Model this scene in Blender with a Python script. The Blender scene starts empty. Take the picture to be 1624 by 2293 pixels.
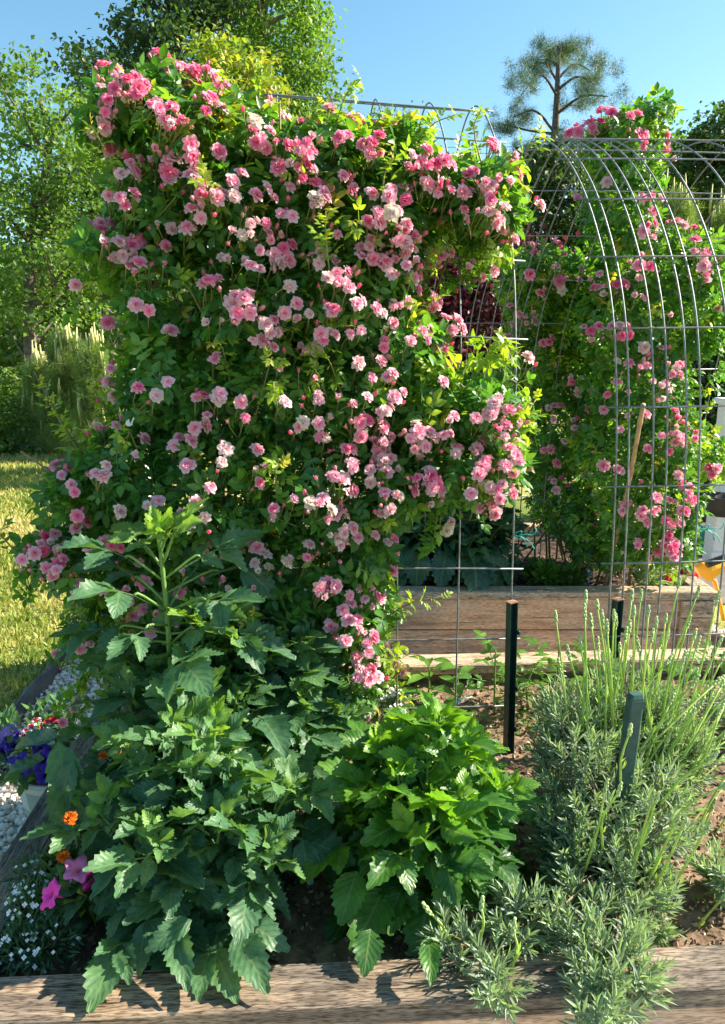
import bpy, math, random
import numpy as np
from mathutils import Vector, Matrix

# ------------------------------------------------------------------ camera, world, sun
scene = bpy.context.scene
PITCH = math.radians(12.5); CAM_H = 1.5; F = 1656.0; CX = 812.0; CY = 1146.5
cam_d = bpy.data.cameras.new('camera'); cam = bpy.data.objects.new('camera', cam_d)
scene.collection.objects.link(cam)
cam.location = (0, 0, CAM_H); cam.rotation_euler = (math.pi/2 - PITCH, 0, 0)
cam_d.sensor_fit = 'VERTICAL'; cam_d.sensor_height = 36.0
cam_d.lens = 36.0 * F / 2293.0
cam_d.clip_end = 2000; cam_d.clip_start = 0.05
scene.camera = cam

SUN_AZ = math.radians(77)      # clockwise from +Y (straight ahead) towards +X
SUN_EL = math.radians(35)
world = bpy.data.worlds.new('World'); scene.world = world; world.use_nodes = True
wn = world.node_tree.nodes; wl = world.node_tree.links
bg = wn['Background']; sky = wn.new('ShaderNodeTexSky'); sky.sky_type = 'NISHITA'
sky.sun_disc = False; sky.sun_elevation = SUN_EL; sky.sun_rotation = SUN_AZ
sky.air_density = 1.0; sky.dust_density = 0.6; sky.ozone_density = 2.0; sky.altitude = 100
hsv = wn.new('ShaderNodeHueSaturation'); hsv.inputs['Hue'].default_value = 0.480; hsv.inputs['Saturation'].default_value = 1.12
wl.new(sky.outputs[0], hsv.inputs['Color']); wl.new(hsv.outputs[0], bg.inputs['Color'])
bg.inputs['Strength'].default_value = 0.073
sd = bpy.data.lights.new('sun', 'SUN'); sd.energy = 4.3; sd.angle = math.radians(0.6); sd.color = (1.0, 0.90, 0.74)
sun = bpy.data.objects.new('sun', sd); scene.collection.objects.link(sun)
sdir = Vector((math.sin(SUN_AZ)*math.cos(SUN_EL), math.cos(SUN_AZ)*math.cos(SUN_EL), math.sin(SUN_EL)))
sun.rotation_euler = sdir.to_track_quat('Z', 'Y').to_euler(); sun.location = (5, 3, 8)
scene.view_settings.view_transform = 'Standard'; scene.view_settings.look = 'None'
scene.view_settings.exposure = 1.70; scene.view_settings.gamma = 1.0
try:
    scene.cycles.max_bounces = 8; scene.cycles.transparent_max_bounces = 8
    scene.cycles.use_denoising = True
except Exception: pass

rng = np.random.default_rng(7); random.seed(7)
CP, SP = math.cos(PITCH), math.sin(PITCH)
def ray(px, py):
    a = (px-CX)/F; b = (CY-py)/F
    return np.array([a, CP+b*SP, b*CP-SP])
def P(px, py, Y):
    d = ray(px, py); t = Y/d[1]; return np.array([d[0]*t, Y, CAM_H+d[2]*t])
def G(px, py, z=0.0):
    d = ray(px, py); t = (z-CAM_H)/d[2]; return np.array([d[0]*t, d[1]*t, z])

# ------------------------------------------------------------------ object helpers
COL = scene.collection
def tag(o, label=None, cat=None, group=None, kind=None):
    if label: o['label'] = label
    if cat: o['category'] = cat
    if group: o['group'] = group
    if kind: o['kind'] = kind
    return o
def thing(name, label, cat, loc=(0, 0, 0), rz=0.0, group=None):
    o = bpy.data.objects.new(name, None); COL.objects.link(o)
    o.location = loc; o.rotation_euler = (0, 0, rz); o.empty_display_size = 0.1
    return tag(o, label, cat, group)
def parent_keep(o, root):
    """o is built in world coordinates: keep it there under root."""
    o.parent = root
    o.matrix_parent_inverse = root_matrix(root).inverted()
def root_matrix(o):
    m = Matrix.LocRotScale(o.location, o.rotation_euler, o.scale)
    return (root_matrix(o.parent) @ o.matrix_parent_inverse @ m) if o.parent else m

class MB:
    def __init__(s): s.V = []; s.Fq = []; s.Ft = []; s.n = 0
    def add(s, V, quads=None, tris=None, rnd=None, uv=None, mat=0):
        V = np.asarray(V, float); n = len(V)
        r = np.full(n, 0.5) if rnd is None else (np.full(n, rnd) if np.isscalar(rnd) else np.asarray(rnd))
        u = np.zeros((n, 2)) if uv is None else np.asarray(uv, float)
        s.V.append((V, r, u))
        if quads is not None and len(quads): q = np.asarray(quads, int)+s.n; s.Fq.append((q, np.full(len(q), mat) if np.isscalar(mat) else mat))
        if tris is not None and len(tris): q = np.asarray(tris, int)+s.n; s.Ft.append((q, np.full(len(q), mat) if np.isscalar(mat) else mat))
        s.n += n
    def cloud(s, tpl, M, T, rnd, mat=0):
        """tpl=(V,quads,uv); M (N,3,3) columns = axes with scale; T (N,3)"""
        V, Q, U = tpl; N = len(T); k = len(V)
        if N == 0: return
        W = np.einsum('nij,kj->nki', M, V)+T[:, None, :]
        q = (Q[None]+(np.arange(N)*k)[:, None, None]).reshape(-1, 4)
        s.add(W.reshape(-1, 3), quads=q, rnd=np.repeat(rnd, k), uv=np.tile(U, (N, 1)), mat=mat)
    def build(s, name, mats, parent=None, smooth=True, origin=None):
        me = bpy.data.meshes.new(name)
        V = np.concatenate([a[0] for a in s.V]); R = np.concatenate([a[1] for a in s.V]); U = np.concatenate([a[2] for a in s.V])
        if origin is not None: V = V-np.asarray(origin)
        nq = sum(len(a[0]) for a in s.Fq); nt = sum(len(a[0]) for a in s.Ft)
        L = []; mi = []
        if nq: L.append(np.concatenate([a[0] for a in s.Fq]).ravel()); mi.append(np.concatenate([a[1] for a in s.Fq]))
        if nt: L.append(np.concatenate([a[0] for a in s.Ft]).ravel()); mi.append(np.concatenate([a[1] for a in s.Ft]))
        L = np.concatenate(L).astype(np.int32); mi = np.concatenate(mi).astype(np.int32)
        me.vertices.add(len(V)); me.vertices.foreach_set('co', V.ravel().astype(np.float32))
        me.loops.add(len(L)); me.loops.foreach_set('vertex_index', L)
        me.polygons.add(nq+nt)
        st = np.concatenate([np.arange(nq)*4, nq*4+np.arange(nt)*3]).astype(np.int32)
        me.polygons.foreach_set('loop_start', st)
        me.polygons.foreach_set('material_index', mi)
        me.polygons.foreach_set('use_smooth', np.full(nq+nt, smooth))
        uvl = me.uv_layers.new(name='UVMap'); uvl.data.foreach_set('uv', U[L].ravel().astype(np.float32))
        at = me.attributes.new('rnd', 'FLOAT', 'POINT'); at.data.foreach_set('value', R.astype(np.float32))
        if not isinstance(mats, (list, tuple)): mats = [mats]
        for m in mats: me.materials.append(m)
        me.update(calc_edges=True); me.validate()
        o = bpy.data.objects.new(name, me); COL.objects.link(o)
        if origin is not None: o.location = tuple(origin)
        if parent is not None: parent_keep(o, parent)
        return o

def norm(v):
    v = np.asarray(v, float); return v/(np.linalg.norm(v, axis=-1, keepdims=True)+1e-12)
def frames(d, n, scale):
    """columns: side, dir, normal (scaled)"""
    d = norm(d); x = norm(np.cross(d, n)); z = np.cross(x, d)
    return np.stack([x, d, z], axis=-1)*np.asarray(scale).reshape(-1, 1, 1)
def rdirs(n):
    return norm(rng.normal(size=(n, 3)))
def grid_quads(nu, nv):
    i = np.arange(nu-1)[:, None]; j = np.arange(nv-1)[None]
    a = i*nv+j
    return np.stack([a, a+1, a+nv+1, a+nv], -1).reshape(-1, 4)
def tube(mb, pts, rad, sides=6, mat=0, rnd=0.5, cap=True):
    pts = np.asarray(pts, float); n = len(pts); rad = np.full(n, rad) if np.isscalar(rad) else np.asarray(rad, float)
    t = norm(np.gradient(pts, axis=0)); up = np.array([0., 0, 1]) if abs(t[0][2]) < .9 else np.array([1., 0, 0])
    x = norm(np.cross(t[0], up)); X = [x]
    for i in range(1, n): x = norm(x-t[i]*np.dot(x, t[i])); X.append(x)
    X = np.array(X); Y = np.cross(t, X)
    a = np.linspace(0, 2*math.pi, sides, endpoint=False)
    R = pts[:, None]+rad[:, None, None]*(np.cos(a)[None, :, None]*X[:, None]+np.sin(a)[None, :, None]*Y[:, None])
    V = R.reshape(-1, 3); i = np.arange(n-1)[:, None]*sides; j = np.arange(sides)[None]; k = (j+1) % sides
    Q = np.stack([i+j, i+k, i+k+sides, i+j+sides], -1).reshape(-1, 4)
    T = None
    if cap:
        V = np.vstack([V, pts[0], pts[-1]]); c0 = n*sides; jj = np.arange(sides); kk = (jj+1) % sides
        T = np.concatenate([np.stack([kk, jj, np.full(sides, c0)], -1), np.stack([jj+(n-1)*sides, kk+(n-1)*sides, np.full(sides, c0+1)], -1)])
    uv = np.zeros((len(V), 2))
    mb.add(V, quads=Q, tris=T, rnd=rnd, mat=mat, uv=uv)
def spline(pts, n=12):
    pts = np.asarray(pts, float); m = len(pts)
    if m < 3: return np.linspace(pts[0], pts[-1], n)
    P_ = np.vstack([2*pts[0]-pts[1], pts, 2*pts[-1]-pts[-2]]); out = []
    ts = np.linspace(0, m-1, n)
    for t in ts:
        i = min(int(t), m-2); f = t-i; p0, p1, p2, p3 = P_[i:i+4]
        out.append(.5*((2*p1)+(-p0+p2)*f+(2*p0-5*p1+4*p2-p3)*f*f+(-p0+3*p1-3*p2+p3)*f**3))
    return np.array(out)
BOXF = np.array([[0, 1, 3, 2], [4, 6, 7, 5], [0, 4, 5, 1], [2, 3, 7, 6], [0, 2, 6, 4], [1, 5, 7, 3]])
def box(mb, lo, hi, mat=0, rnd=.5, R=None, o=(0, 0, 0), bev=0.0):
    lo = np.asarray(lo, float); hi = np.asarray(hi, float)
    if bev > 0:   # chamfered box : three crossing slabs hull approximated by 24 vertices
        c = []; s = [lo, hi]
        for ix in (0, 1):
            for iy in (0, 1):
                for iz in (0, 1):
                    p = np.array([s[ix][0], s[iy][1], s[iz][2]]); sg = np.array([1 if k == 0 else -1 for k in (ix, iy, iz)])*bev
                    for ax in range(3):
                        q = p+sg; q[ax] = p[ax]; c.append(q)
        V = np.array(c)
        idx = lambda ix, iy, iz, ax: (ix*4+iy*2+iz)*3+ax
        Q = []; T = []
        for s_ in (0, 1):
            Q.append([idx(s_, 0, 0, 0), idx(s_, 0, 1, 0), idx(s_, 1, 1, 0), idx(s_, 1, 0, 0)])
            Q.append([idx(0, s_, 0, 1), idx(1, s_, 0, 1), idx(1, s_, 1, 1), idx(0, s_, 1, 1)])
            Q.append([idx(0, 0, s_, 2), idx(1, 0, s_, 2), idx(1, 1, s_, 2), idx(0, 1, s_, 2)])
        for a in (0, 1):
            for b in (0, 1):
                Q.append([idx(a, b, 0, 0), idx(a, b, 1, 0), idx(a, b, 1, 1), idx(a, b, 0, 1)])
                Q.append([idx(a, 0, b, 0), idx(a, 1, b, 0), idx(a, 1, b, 2), idx(a, 0, b, 2)])
                Q.append([idx(0, a, b, 1), idx(1, a, b, 1), idx(1, a, b, 2), idx(0, a, b, 2)])
        for a in (0, 1):
            for b in (0, 1):
                for c_ in (0, 1): T.append([idx(a, b, c_, 0), idx(a, b, c_, 1), idx(a, b, c_, 2)])
        T = np.array(T); Q = np.array(Q)
        cen = (lo+hi)/2
        def fix(Fs):
            out = []
            for f in Fs:
                p = V[f]; nn = np.cross(p[1]-p[0], p[2]-p[1])
                out.append(f if np.dot(nn, p.mean(0)-cen) > 0 else f[::-1])
            return np.array(out)
        Q = fix(Q); T = fix(T)
    else:
        V = np.array([[x, y, z] for x in (lo[0], hi[0]) for y in (lo[1], hi[1]) for z in (lo[2], hi[2])]); Q = BOXF; T = None
    if R is not None: V = V@np.asarray(R).T
    mb.add(V+np.asarray(o), quads=Q, tris=T, rnd=rnd, mat=mat)
def sphere(mb, c, r, nu=8, nv=6, mat=0, rnd=.5, R=None, noise=0.0):
    th = np.linspace(0, math.pi, nv); ph = np.linspace(0, 2*math.pi, nu, endpoint=False)
    V = np.array([[math.sin(t)*math.cos(p), math.sin(t)*math.sin(p), math.cos(t)] for t in th for p in ph])
    if noise: V = V*(1+rng.normal(0, noise, (len(V), 1)))
    V = V*np.asarray(r)
    if R is not None: V = V@np.asarray(R).T
    i = np.arange(nv-1)[:, None]*nu; j = np.arange(nu)[None]; k = (j+1) % nu
    Q = np.stack([i+j, i+j+nu, i+k+nu, i+k], -1).reshape(-1, 4)
    mb.add(V+np.asarray(c), quads=Q, mat=mat, rnd=rnd)
def lathe(mb, prof, c, seg=24, mat=0, rnd=.5):
    a = np.linspace(0, 2*math.pi, seg, endpoint=False)
    V = np.array([[r*math.cos(t), r*math.sin(t), z] for r, z in prof for t in a]); n = len(prof)
    U = np.array([[t/(2*math.pi), k/(n-1)] for k in range(n) for t in a])
    i = np.arange(n-1)[:, None]*seg; j = np.arange(seg)[None]; k = (j+1) % seg
    Q = np.stack([i+j, i+k, i+k+seg, i+j+seg], -1).reshape(-1, 4)
    mb.add(V+np.asarray(c), quads=Q, mat=mat, rnd=rnd, uv=U)

# ------------------------------------------------------------------ materials
def new_mat(name):
    m = bpy.data.materials.new(name); m.use_nodes = True
    n = m.node_tree.nodes; l = m.node_tree.links
    return m, n, l, n['Principled BSDF'], n['Material Output']
def ramp(n, stops):
    r = n.new('ShaderNodeValToRGB'); e = r.color_ramp.elements
    while len(e) < len(stops): e.new(0.5)
    for el, (p, c) in zip(e, stops): el.position = p; el.color = (*c, 1)
    return r
def leaf_mat(name, stops, trans=0.4, rough=0.42, tcol=(1.9, 1.75, 0.55), vein=0.35, noise=40, spec=0.5, veins=False):
    m, n, l, b, out = new_mat(name)
    at = n.new('ShaderNodeAttribute'); at.attribute_name = 'rnd'
    rp = ramp(n, stops); l.new(at.outputs['Fac'], rp.inputs[0])
    tc = n.new('ShaderNodeTexCoord'); nz = n.new('ShaderNodeTexNoise'); nz.inputs['Scale'].default_value = noise
    l.new(tc.outputs['Object'], nz.inputs['Vector'])
    mx = n.new('ShaderNodeMix'); mx.data_type = 'RGBA'; mx.blend_type = 'MULTIPLY'; mx.inputs[0].default_value = 1.0
    r2 = ramp(n, [(0.3, (.78, .78, .78)), (0.7, (1.2, 1.2, 1.2))]); l.new(nz.outputs['Fac'], r2.inputs[0])
    l.new(rp.outputs[0], mx.inputs[6]); l.new(r2.outputs[0], mx.inputs[7])
    col = mx.outputs[2]
    sep = n.new('ShaderNodeSeparateXYZ'); uvn = n.new('ShaderNodeUVMap'); uvn.uv_map = 'UVMap'
    l.new(uvn.outputs[0], sep.inputs[0])
    ab = n.new('ShaderNodeMath'); ab.operation = 'ABSOLUTE'; l.new(sep.outputs[0], ab.inputs[0])
    if vein:
        lt = n.new('ShaderNodeMapRange'); lt.inputs[1].default_value = 0.02; lt.inputs[2].default_value = 0.10; lt.inputs[3].default_value = vein; lt.inputs[4].default_value = 0
        l.new(ab.outputs[0], lt.inputs[0])
        fac = lt.outputs[0]
        if veins:   # side veins running out and forward from the midrib
            s1 = n.new('ShaderNodeMath'); s1.operation = 'MULTIPLY_ADD'; s1.inputs[1].default_value = -0.30
            l.new(ab.outputs[0], s1.inputs[0]); l.new(sep.outputs[1], s1.inputs[2])
            s2 = n.new('ShaderNodeMath'); s2.operation = 'MULTIPLY'; s2.inputs[1].default_value = 7.0; l.new(s1.outputs[0], s2.inputs[0])
            s3 = n.new('ShaderNodeMath'); s3.operation = 'PINGPONG'; s3.inputs[1].default_value = 0.5; l.new(s2.outputs[0], s3.inputs[0])
            s4 = n.new('ShaderNodeMapRange'); s4.inputs[1].default_value = 0.0; s4.inputs[2].default_value = 0.09; s4.inputs[3].default_value = vein*.7; s4.inputs[4].default_value = 0
            l.new(s3.outputs[0], s4.inputs[0])
            s5 = n.new('ShaderNodeMath'); s5.operation = 'MAXIMUM'; l.new(s4.outputs[0], s5.inputs[0]); l.new(fac, s5.inputs[1]); fac = s5.outputs[0]
            bp = n.new('ShaderNodeBump'); bp.inputs['Strength'].default_value = 0.5; bp.inputs['Distance'].default_value = 0.002; bp.invert = True
            l.new(s3.outputs[0], bp.inputs['Height']); bp.invert = False
            l.new(bp.outputs[0], b.inputs['Normal'])
        m2 = n.new('ShaderNodeMix'); m2.data_type = 'RGBA'; l.new(fac, m2.inputs[0]); l.new(col, m2.inputs[6])
        m2.inputs[7].default_value = (.35, .45, .16, 1); col = m2.outputs[2]
    l.new(col, b.inputs['Base Color']); b.inputs['Roughness'].default_value = rough
    b.inputs['Specular IOR Level'].default_value = spec
    tr = n.new('ShaderNodeBsdfTranslucent')
    m3 = n.new('ShaderNodeMix'); m3.data_type = 'RGBA'; m3.blend_type = 'MULTIPLY'; m3.inputs[0].default_value = 1
    l.new(col, m3.inputs[6]); m3.inputs[7].default_value = (*tcol, 1); l.new(m3.outputs[2], tr.inputs['Color'])
    ms = n.new('ShaderNodeMixShader'); ms.inputs[0].default_value = trans
    l.new(b.outputs[0], ms.inputs[1]); l.new(tr.outputs[0], ms.inputs[2]); l.new(ms.outputs[0], out.inputs[0])
    return m
def simple_mat(name, col, rough=0.6, metal=0.0, noise=0.0, scale=20, bump=0.0, spec=0.5, col2=None):
    m, n, l, b, out = new_mat(name)
    b.inputs['Roughness'].default_value = rough; b.inputs['Metallic'].default_value = metal
    b.inputs['Specular IOR Level'].default_value = spec
    b.inputs['Base Color'].default_value = (*col, 1)
    if noise or bump or col2:
        tc = n.new('ShaderNodeTexCoord'); nz = n.new('ShaderNodeTexNoise'); nz.inputs['Scale'].default_value = scale; nz.inputs['Detail'].default_value = 6
        l.new(tc.outputs['Object'], nz.inputs['Vector'])
        c2 = col2 or tuple(c*(1-noise) for c in col); c1 = col if col2 else tuple(min(1, c*(1+noise)) for c in col)
        rp = ramp(n, [(0.35, c2), (0.65, c1)]); l.new(nz.outputs['Fac'], rp.inputs[0]); l.new(rp.outputs[0], b.inputs['Base Color'])
        if bump:
            bp = n.new('ShaderNodeBump'); bp.inputs['Strength'].default_value = 1; bp.inputs['Distance'].default_value = bump
            l.new(nz.outputs['Fac'], bp.inputs['Height']); l.new(bp.outputs[0], b.inputs['Normal'])
    return m
def wood_mat(name, c_dark, c_mid, c_light, grain=1.0, tint=None):
    m, n, l, b, out = new_mat(name)
    tc = n.new('ShaderNodeTexCoord'); geo = n.new('ShaderNodeObjectInfo')
    addv = n.new('ShaderNodeVectorMath'); addv.operation = 'ADD'
    sc = n.new('ShaderNodeVectorMath'); sc.operation = 'SCALE'; sc.inputs[3].default_value = 13.0
    cmb = n.new('ShaderNodeCombineXYZ'); [l.new(geo.outputs['Random'], cmb.inputs[i]) for i in range(3)]
    l.new(cmb.outputs[0], sc.inputs[0]); l.new(tc.outputs['Object'], addv.inputs[0]); l.new(sc.outputs[0], addv.inputs[1])
    # knots : voronoi cells warp the grain round them
    mpk = n.new('ShaderNodeMapping'); mpk.inputs['Scale'].default_value = (2.3, 10, 10); l.new(addv.outputs[0], mpk.inputs[0])
    vk = n.new('ShaderNodeTexVoronoi'); vk.inputs['Scale'].default_value = 1.0; l.new(mpk.outputs[0], vk.inputs['Vector'])
    kn = n.new('ShaderNodeMapRange'); kn.inputs[1].default_value = 0.0; kn.inputs[2].default_value = 0.36; kn.inputs[3].default_value = 1; kn.inputs[4].default_value = 0; kn.interpolation_type = 'SMOOTHSTEP'
    l.new(vk.outputs['Distance'], kn.inputs[0])
    mp = n.new('ShaderNodeMapping'); mp.inputs['Scale'].default_value = (4.5, 62*grain, 62*grain); l.new(addv.outputs[0], mp.inputs[0])
    warp = n.new('ShaderNodeVectorMath'); warp.operation = 'MULTIPLY_ADD'
    cm2 = n.new('ShaderNodeCombineXYZ'); l.new(kn.outputs[0], cm2.inputs[1]); l.new(kn.outputs[0], cm2.inputs[2])
    warp.inputs[1].default_value = (1, 1.6, 1.6); l.new(cm2.outputs[0], warp.inputs[0]); l.new(mp.outputs[0], warp.inputs[2])
    n1 = n.new('ShaderNodeTexNoise'); n1.inputs['Scale'].default_value = 1.0; n1.inputs['Detail'].default_value = 8; n1.inputs['Roughness'].default_value = .6; n1.inputs['Distortion'].default_value = .4
    l.new(warp.outputs[0], n1.inputs['Vector'])
    mp2 = n.new('ShaderNodeMapping'); mp2.inputs['Scale'].default_value = (55, 420, 420); l.new(addv.outputs[0], mp2.inputs[0])
    n2 = n.new('ShaderNodeTexNoise'); n2.inputs['Scale'].default_value = 1; n2.inputs['Detail'].default_value = 4; l.new(mp2.outputs[0], n2.inputs['Vector'])
    n3 = n.new('ShaderNodeTexNoise'); n3.inputs['Scale'].default_value = 3.2; n3.inputs['Detail'].default_value = 3; l.new(addv.outputs[0], n3.inputs['Vector'])
    rp = ramp(n, [(0.30, c_dark), (0.5, c_mid), (0.68, c_light)]); l.new(n1.outputs['Fac'], rp.inputs[0])
    r2 = ramp(n, [(0.38, (.30, .29, .28)), (0.50, (.95, .95, .95)), (0.7, (1.25, 1.25, 1.25))]); l.new(n2.outputs['Fac'], r2.inputs[0])
    mx = n.new('ShaderNodeMix'); mx.data_type = 'RGBA'; mx.blend_type = 'MULTIPLY'; mx.inputs[0].default_value = .95*grain**2
    l.new(rp.outputs[0], mx.inputs[6]); l.new(r2.outputs[0], mx.inputs[7])
    my = n.new('ShaderNodeMix'); my.data_type = 'RGBA'; my.blend_type = 'MULTIPLY'; my.inputs[0].default_value = 1
    t = tint or (1.12, 1.0, .88)
    r3 = ramp(n, [(0.38, (.72, .74, .78)), (0.62, t)]); l.new(n3.outputs['Fac'], r3.inputs[0])
    l.new(mx.outputs[2], my.inputs[6]); l.new(r3.outputs[0], my.inputs[7])
    mp4 = n.new('ShaderNodeMapping'); mp4.inputs['Scale'].default_value = (2.4, 95, 95); l.new(addv.outputs[0], mp4.inputs[0])
    n4 = n.new('ShaderNodeTexNoise'); n4.inputs['Scale'].default_value = 1; n4.inputs['Detail'].default_value = 2; l.new(mp4.outputs[0], n4.inputs['Vector'])
    r4 = ramp(n, [(0.30, (.22, .20, .18)), (0.345, (1, 1, 1))]); l.new(n4.outputs['Fac'], r4.inputs[0])
    mc = n.new('ShaderNodeMix'); mc.data_type = 'RGBA'; mc.blend_type = 'MULTIPLY'; mc.inputs[0].default_value = 1; l.new(my.outputs[2], mc.inputs[6]); l.new(r4.outputs[0], mc.inputs[7]); my = mc
    kd = n.new('ShaderNodeMapRange'); kd.inputs[1].default_value = 0.55; kd.inputs[2].default_value = 0.95; kd.inputs[3].default_value = 0; kd.inputs[4].default_value = .75
    l.new(kn.outputs[0], kd.inputs[0])
    mz = n.new('ShaderNodeMix'); mz.data_type = 'RGBA'; l.new(kd.outputs[0], mz.inputs[0]); l.new(my.outputs[2], mz.inputs[6]); mz.inputs[7].default_value = (*[c*.45 for c in c_dark], 1)
    l.new(mz.outputs[2], b.inputs['Base Color']); b.inputs['Roughness'].default_value = .8; b.inputs['Specular IOR Level'].default_value = .25
    bp = n.new('ShaderNodeBump'); bp.inputs['Strength'].default_value = .9; bp.inputs['Distance'].default_value = .0025
    ad = n.new('ShaderNodeMath'); ad.operation = 'MULTIPLY_ADD'; ad.inputs[1].default_value = .6; l.new(n2.outputs['Fac'], ad.inputs[0]); l.new(n1.outputs['Fac'], ad.inputs[2])
    l.new(ad.outputs[0], bp.inputs['Height']); l.new(bp.outputs[0], b.inputs['Normal'])
    return m
def petal_mat(name, stops, trans=.48, tcol=(1.08, .98, 1.0)):
    """colour runs along the petal (uv.y) and varies from bloom to bloom"""
    m, n, l, b, out = new_mat(name)
    uvn = n.new('ShaderNodeUVMap'); uvn.uv_map = 'UVMap'; sep = n.new('ShaderNodeSeparateXYZ'); l.new(uvn.outputs[0], sep.inputs[0])
    at = n.new('ShaderNodeAttribute'); at.attribute_name = 'rnd'
    oi = n.new('ShaderNodeObjectInfo')
    a1 = n.new('ShaderNodeMath'); a1.operation = 'MULTIPLY_ADD'; a0 = n.new('ShaderNodeMath'); a0.operation = 'MULTIPLY_ADD'; a0.inputs[1].default_value = -.42; a0.inputs[2].default_value = .62; l.new(sep.outputs[1], a0.inputs[0]); a1.inputs[1].default_value = .62; l.new(at.outputs['Fac'], a1.inputs[0]); l.new(a0.outputs[0], a1.inputs[2])
    a2 = n.new('ShaderNodeMath'); a2.operation = 'MULTIPLY_ADD'; a2.inputs[1].default_value = .35; l.new(oi.outputs['Random'], a2.inputs[0]); l.new(a1.outputs[0], a2.inputs[2])
    a3 = n.new('ShaderNodeMath'); a3.operation = 'SUBTRACT'; a3.inputs[1].default_value = .24; l.new(a2.outputs[0], a3.inputs[0])
    rp = ramp(n, stops); l.new(a3.outputs[0], rp.inputs[0]); l.new(rp.outputs[0], b.inputs['Base Color'])
    b.inputs['Roughness'].default_value = .6; b.inputs['Specular IOR Level'].default_value = .25
    tr = n.new('ShaderNodeBsdfTranslucent'); m3 = n.new('ShaderNodeMix'); m3.data_type = 'RGBA'; m3.blend_type = 'MULTIPLY'; m3.inputs[0].default_value = 1
    l.new(rp.outputs[0], m3.inputs[6]); m3.inputs[7].default_value = (*tcol, 1); l.new(m3.outputs[2], tr.inputs[0])
    ms = n.new('ShaderNodeMixShader'); ms.inputs[0].default_value = trans; l.new(b.outputs[0], ms.inputs[1]); l.new(tr.outputs[0], ms.inputs[2]); l.new(ms.outputs[0], out.inputs[0])
    return m

M_ROSE = leaf_mat('rose_leaf', [(0, (.042, .150, .030)), (.45, (.075, .225, .038)), (.72, (.13, .30, .042)), (.92, (.23, .39, .045)), (1, (.44, .40, .05))], trans=.42, rough=.38, vein=.22)
M_ROSE_NEW = leaf_mat('rose_leaf_young', [(0, (.15, .30, .03)), (.7, (.28, .42, .04)), (1, (.50, .44, .08))], trans=.48, rough=.4, vein=.2)
M_STEM = simple_mat('green_stem', (.16, .26, .05), .5, noise=.2)
M_STEM_RED = simple_mat('rose_stalk', (.22, .22, .08), .55, noise=.25)
M_CANE = simple_mat('rose_cane', (.20, .16, .07), .6, noise=.35, scale=30)
M_BUD = simple_mat('rose_bud', (.86, .22, .32), .5, noise=.2, scale=60)
M_SEPAL = simple_mat('sepal', (.22, .27, .10), .6, noise=.2)
M_P_HOT = petal_mat('petal_hot_pink', [(0, (.95, .62, .70)), (.4, (.95, .34, .52)), (1, (.93, .11, .35))])
M_P_MID = petal_mat('petal_pink', [(0, (.95, .76, .80)), (.4, (.95, .54, .64)), (1, (.94, .24, .43))])
M_P_PALE = petal_mat('petal_pale_pink', [(0, (.88, .78, .74)), (.5, (.88, .64, .66)), (1, (.87, .36, .50))])
M_P_CREAM = petal_mat('petal_cream', [(0, (.84, .76, .55)), (.4, (.87, .80, .70)), (1, (.87, .72, .70))])
M_STAMEN = simple_mat('stamen', (.55, .33, .06), .7, noise=.3, scale=200)
M_DAHLIA = leaf_mat('dahlia_leaf', [(0, (.050, .140, .072)), (.6, (.082, .195, .088)), (.85, (.13, .27, .075)), (1, (.22, .40, .05))], trans=.36, rough=.46, vein=.26, veins=True, spec=.45, noise=90)
M_DAHLIA_B = leaf_mat('dahlia_leaf_bright', [(0, (.032, .115, .03)), (.45, (.065, .20, .03)), (.8, (.16, .35, .025)), (1, (.28, .46, .025))], trans=.42, rough=.38, vein=.35, veins=True)
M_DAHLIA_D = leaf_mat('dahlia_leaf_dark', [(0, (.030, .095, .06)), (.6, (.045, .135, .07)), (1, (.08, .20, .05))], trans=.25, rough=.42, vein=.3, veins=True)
M_DSTEM = simple_mat('dahlia_stem', (.13, .25, .05), .45, noise=.2)
M_LAV = leaf_mat('lavender_leaf', [(0, (.18, .25, .18)), (.5, (.27, .36, .25)), (.8, (.32, .45, .24)), (1, (.36, .54, .18))], trans=.30, rough=.6, vein=0, tcol=(1.4, 1.5, .6))
M_LAVS = leaf_mat('lavender_stalk', [(0, (.36, .56, .10)), (1, (.52, .66, .16))], trans=.2, rough=.6, vein=0, tcol=(1.3, 1.3, .6))
M_LAVB = simple_mat('lavender_bud', (.42, .54, .22), .7, noise=.3, scale=150)
M_PEPPER = leaf_mat('pepper_leaf', [(0, (.06, .17, .03)), (1, (.15, .33, .04))], trans=.4, rough=.3, vein=.3, veins=True)
M_WOOD_G = wood_mat('weathered_timber', (.10, .08, .062), (.26, .205, .155), (.47, .365, .26))
M_WOOD_W = wood_mat('cedar_board', (.42, .27, .18), (.68, .49, .36), (.80, .64, .50), grain=.8, tint=(1.12, .96, .82))
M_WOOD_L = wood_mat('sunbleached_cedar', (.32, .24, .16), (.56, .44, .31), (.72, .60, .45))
M_STEEL = simple_mat('galvanised_rod', (.24, .25, .26), .5, .5, noise=.3, scale=60)
M_GREEN = simple_mat('green_painted_steel', (.012, .045, .038), .42, 0, noise=.3, scale=80)
M_GREEN2 = simple_mat('green_painted_stake', (.028, .085, .075), .5, 0, noise=.2, scale=60)
M_RUST = simple_mat('cut_steel_edge', (.38, .20, .13), .6, noise=.3, scale=90)
M_TWINE = simple_mat('teal_twine', (.05, .48, .46), .6)
M_BAMBOO = simple_mat('bamboo', (.50, .32, .17), .5, noise=.2, scale=25)
M_WHITE = simple_mat('white_paint', (.78, .78, .76), .5, noise=.06, scale=8)
M_BLACK = simple_mat('black_plastic', (.02, .02, .022), .5)
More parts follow.
